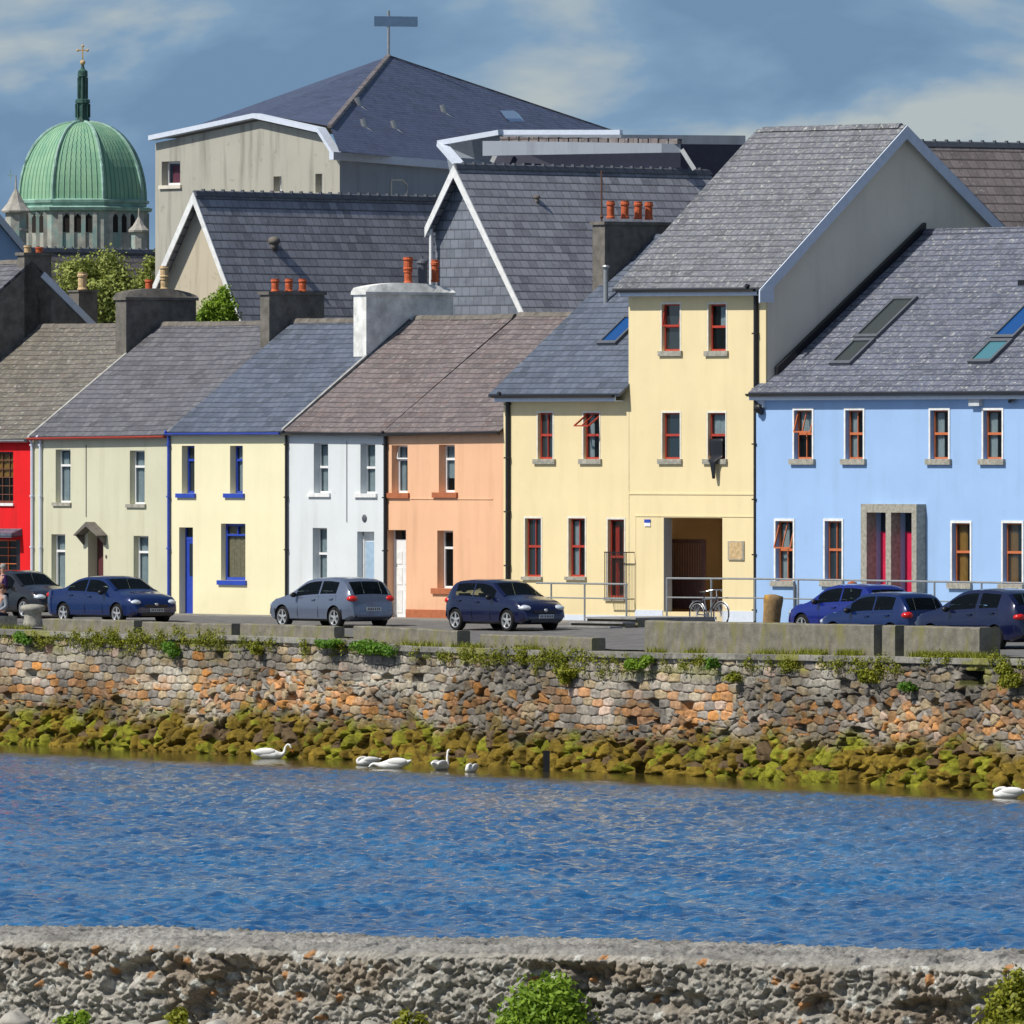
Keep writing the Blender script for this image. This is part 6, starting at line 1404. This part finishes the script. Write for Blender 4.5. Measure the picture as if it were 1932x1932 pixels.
M['purple'] = plain('purple_jacket', (.03, .01, .07), .8, .2, var=.5); M['greyknit'] = plain('grey_knit', (.25, .27, .30), .9, .1); M['jeans'] = plain('dark_jeans', (.02, .025, .05), .9, .1); M['greyhair'] = plain('grey_hair', (.30, .29, .27), .8, .2); M['brownhair'] = plain('brown_hair', (.10, .045, .03), .8, .2)
p = FQ.world(FQ.u(6, 2.2), 2.2); p.z = zroad(p); person('person in a dark purple jacket standing at the left edge of the quay', p, R(200), 'purple', 'jeans', 'greyhair')
p = FQ.world(FQ.u(4, .8), .8); p.z = qtop(FQ.u(4, .8))-.05; person('person in a light grey sweater sitting on the quay edge at the far left', p, R(-150), 'greyknit', 'jeans', 'brownhair', True)
m = MB(); m.box(-.35, .35, -.3, .3, 0, .42); so = m.build('stone_block', M['granite']); so.location = p; so.rotation_euler = (0, 0, R(-150)); tag(so, 'low stone block that the person in grey sits on', 'stone block')

# ================================================================== WALL PLANTS
def wplant(px_, py_, rw, rh, n, mt, label, size=.045, seed=0, name='wall_plant'):
    u = FQ.u(px_, -.3); z = FQ.z(u, -.3, py_); s_ = FQ.world(u).y/F; loc = FQ.world(u, -.3, z); o = thing(name, label, 'plant', loc, -TQ); g = random.Random(seed); bl = []
    for k in range(7):
        x = g.uniform(-.8, .8)*rw*s_/FQ.c*.8; zz_ = g.uniform(-.5, .6)*rh*s_; bl.append((x, g.uniform(-.12, .06), zz_, rw*s_*.55/FQ.c*.6, .18, rh*s_*.5))
    m = MB()
    for b_ in bl: m.tube([(b_[0]*.3, .25, -.1), (b_[0], b_[1], b_[2])], [.012, .005], 5)
    m.build('stem', M['bark'], o); leaves('foliage', M[mt], o, bl, n, size, seed)
wplant(325, 1225, 16, 16, 900, 'leafG', 'round dark green plant on the sea wall below the pale yellow house', seed=1)
wplant(620, 1216, 26, 10, 1100, 'leafG', 'green plant trailing over the wall top under the grey-blue hatchback', seed=2)
wplant(712, 1228, 48, 20, 2600, 'leafG', 'widest green trailing plant on the sea wall below the peach house door', seed=3)
wplant(1206, 1250, 26, 16, 1300, 'leafB', 'bright green tuft on the sea wall below the left end of the tall concrete wall', seed=4)
wplant(1068, 1275, 16, 18, 900, 'leafY', 'yellow-green plant hanging low on the sea wall above the dark water post', seed=5)
wplant(1343, 1252, 9, 14, 420, 'leafG', 'small green plant on the sea wall under the bicycle', seed=6)
wplant(1718, 1296, 11, 12, 520, 'leafG', 'round green cushion plant low on the sea wall below the narrow wall section', seed=7)
wplant(1905, 1275, 18, 26, 1300, 'leafY', 'tall yellow-green plant beside the dark outfall hole at the right', seed=8)
wplant(1385, 1276, 9, 12, 380, 'leafY', 'small yellow-green tuft on the sea wall right of the bicycle', seed=9)
wplant(40, 1203, 14, 14, 700, 'leafG', 'green tuft on the sea wall at the far left below the people', seed=10)
wplant(485, 1225, 12, 14, 500, 'leafY', 'yellow-green tuft on the sea wall left of the grey-blue hatchback', seed=11)
wplant(1640, 1275, 14, 16, 600, 'leafY', 'yellow-green tuft on the sea wall below the left dark gap', seed=12)
# weedy fringe on the wall (uncountable)
g = np.random.default_rng(8); pts_ = []
segs = [(0, 420, 1203), (60, 240, 1212), (430, 520, 1216), (560, 760, 1222), (770, 900, 1236), (1240, 1330, 1248), (1400, 1560, 1252), (1120, 1190, 1262), (1600, 1700, 1268), (150, 300, 1205), (190, 420, 1203), (240, 420, 1212), (850, 1100, 1240), (900, 1180, 1245), (1000, 1120, 1262), (1560, 1700, 1250), (1740, 1800, 1243), (1850, 1932, 1250), (980, 1100, 1232)]
bl = []
for x0, x1, y in segs:
    for k in range(int((x1-x0)/8)):
        px_ = x0+g.random()*(x1-x0); u = FQ.u(px_, -.25); s_ = FQ.world(u).y/F; z = FQ.z(u, -.25, y+g.normal()*6); p = FQ.world(u, -.2, z)
        bl.append((p.x, p.y, p.z, .16, .14, .10+.14*g.random()))
o = leaves('wall_weeds', M['leafY'], None, bl, 17000, .034, 77); tag(o, kind='stuff')
pts_ = []
for x0, x1, w0_ in ((1217, 1900, .12), (0, 90, .35), (1510, 1860, .15), (700, 1200, .12), (1540, 1850, .05)):
    for k in range(int((x1-x0)*3.2)):
        u = FQ.u(x0+g.random()*(x1-x0), w0_); p = FQ.world(u, w0_+g.normal()*.08, qtop(u)-.02)
        if vn(np.array([u*1.1]), np.array([2.5]))[0] > .42: pts_.append(tuple(p))
o = blades('grass', M['leafY'], None, pts_, .16, .016, 5); tag(o, kind='stuff')

# ================================================================== NEAR BUSHES
def nbush(px_, py_, blb, n, label, mt='leafB', seed=0, size=.026):
    fr = FN; w = -1.35; u = fr.u(px_, w); o = thing('bush', label, 'bush', fr.world(u, w, -.35), -fr.th); s_ = fr.world(u, w).y/F; bl = []
    for bx_, by_, r_ in blb:
        u2 = fr.u(bx_, w); z2 = fr.z(u2, w, by_); bl.append((u2-u, random.uniform(-.12, .08), z2+.35, r_*s_/fr.c, r_*s_*1.1, r_*s_))
    m = MB()
    for b_ in bl: m.tube([(0, 0, -.1), (b_[0]*.6, b_[1], b_[2]*.6), b_[:3]], [.012, .008, .003], 5)
    m.build('stem', M['bark'], o); leaves('foliage', M[mt], o, bl, n, size, seed, soft=.8)
nbush(1030, 1900, [(1040, 1862, 26), (1015, 1880, 30), (1062, 1878, 30), (1030, 1905, 44), (1075, 1910, 34), (990, 1918, 34), (1035, 1940, 60), (975, 1940, 30), (1085, 1945, 34)], 5200, 'rounded bright green bush at the foot of the near wall, mid picture', seed=21)
nbush(1915, 1900, [(1925, 1850, 22), (1905, 1878, 24), (1935, 1890, 34), (1895, 1905, 26), (1920, 1925, 40), (1870, 1940, 22), (1950, 1930, 44)], 3800, 'yellow-green bush at the foot of the near wall in the right corner', 'leafY', seed=22)
nbush(790, 1925, [(780, 1915, 10), (800, 1925, 12), (770, 1935, 14)], 350, 'small dry weed at the foot of the near wall left of the round bush', 'leafY', seed=23)
nbush(140, 1925, [(150, 1920, 12), (130, 1932, 16), (165, 1935, 12)], 500, 'small green weed at the foot of the near wall on the left', 'leafB', seed=24)
nbush(335, 1922, [(345, 1912, 10), (325, 1925, 14), (350, 1930, 14)], 450, 'small yellow-green weed at the foot of the near wall, second from the left', 'leafY', seed=25)
# loose stones at the foot of the wall
for i, (px_, py_, a, b_, mt) in enumerate(((30, 1932, .17, .09, 'lime2'), (255, 1938, .09, .05, 'granite'), (300, 1936, .10, .05, 'granite'), (410, 1938, .10, .05, 'lime2'), (700, 1938, .09, .05, 'granite'))):
    w = -1.5; u = FN.u(px_, w); m = MB(); m.ell((0, 0, 0), (a, .14, b_), 22, 14); m.v = [(x*(1+.16*math.sin(27*x+i*3+39*z)), y*(1+.1*math.sin(40*z+i)), z*(1+.28*math.cos(24*x+i*2)+.1*math.sin(60*y))) for x, y, z in m.v]
    o = m.build('loose_stone', M[mt], smooth=True); o.location = FN.world(u, w, FN.z(u, w, py_)); o.rotation_euler = (0, 0, -FN.th)
    tag(o, ['large pale stone in the bottom left corner', 'small pale stone between the two left weeds', 'flat grey stone left of the second weed', 'pale stone right of the second weed', 'grey stone left of the small dry weed'][i], 'stone', 'loose stones at the foot of the near wall')
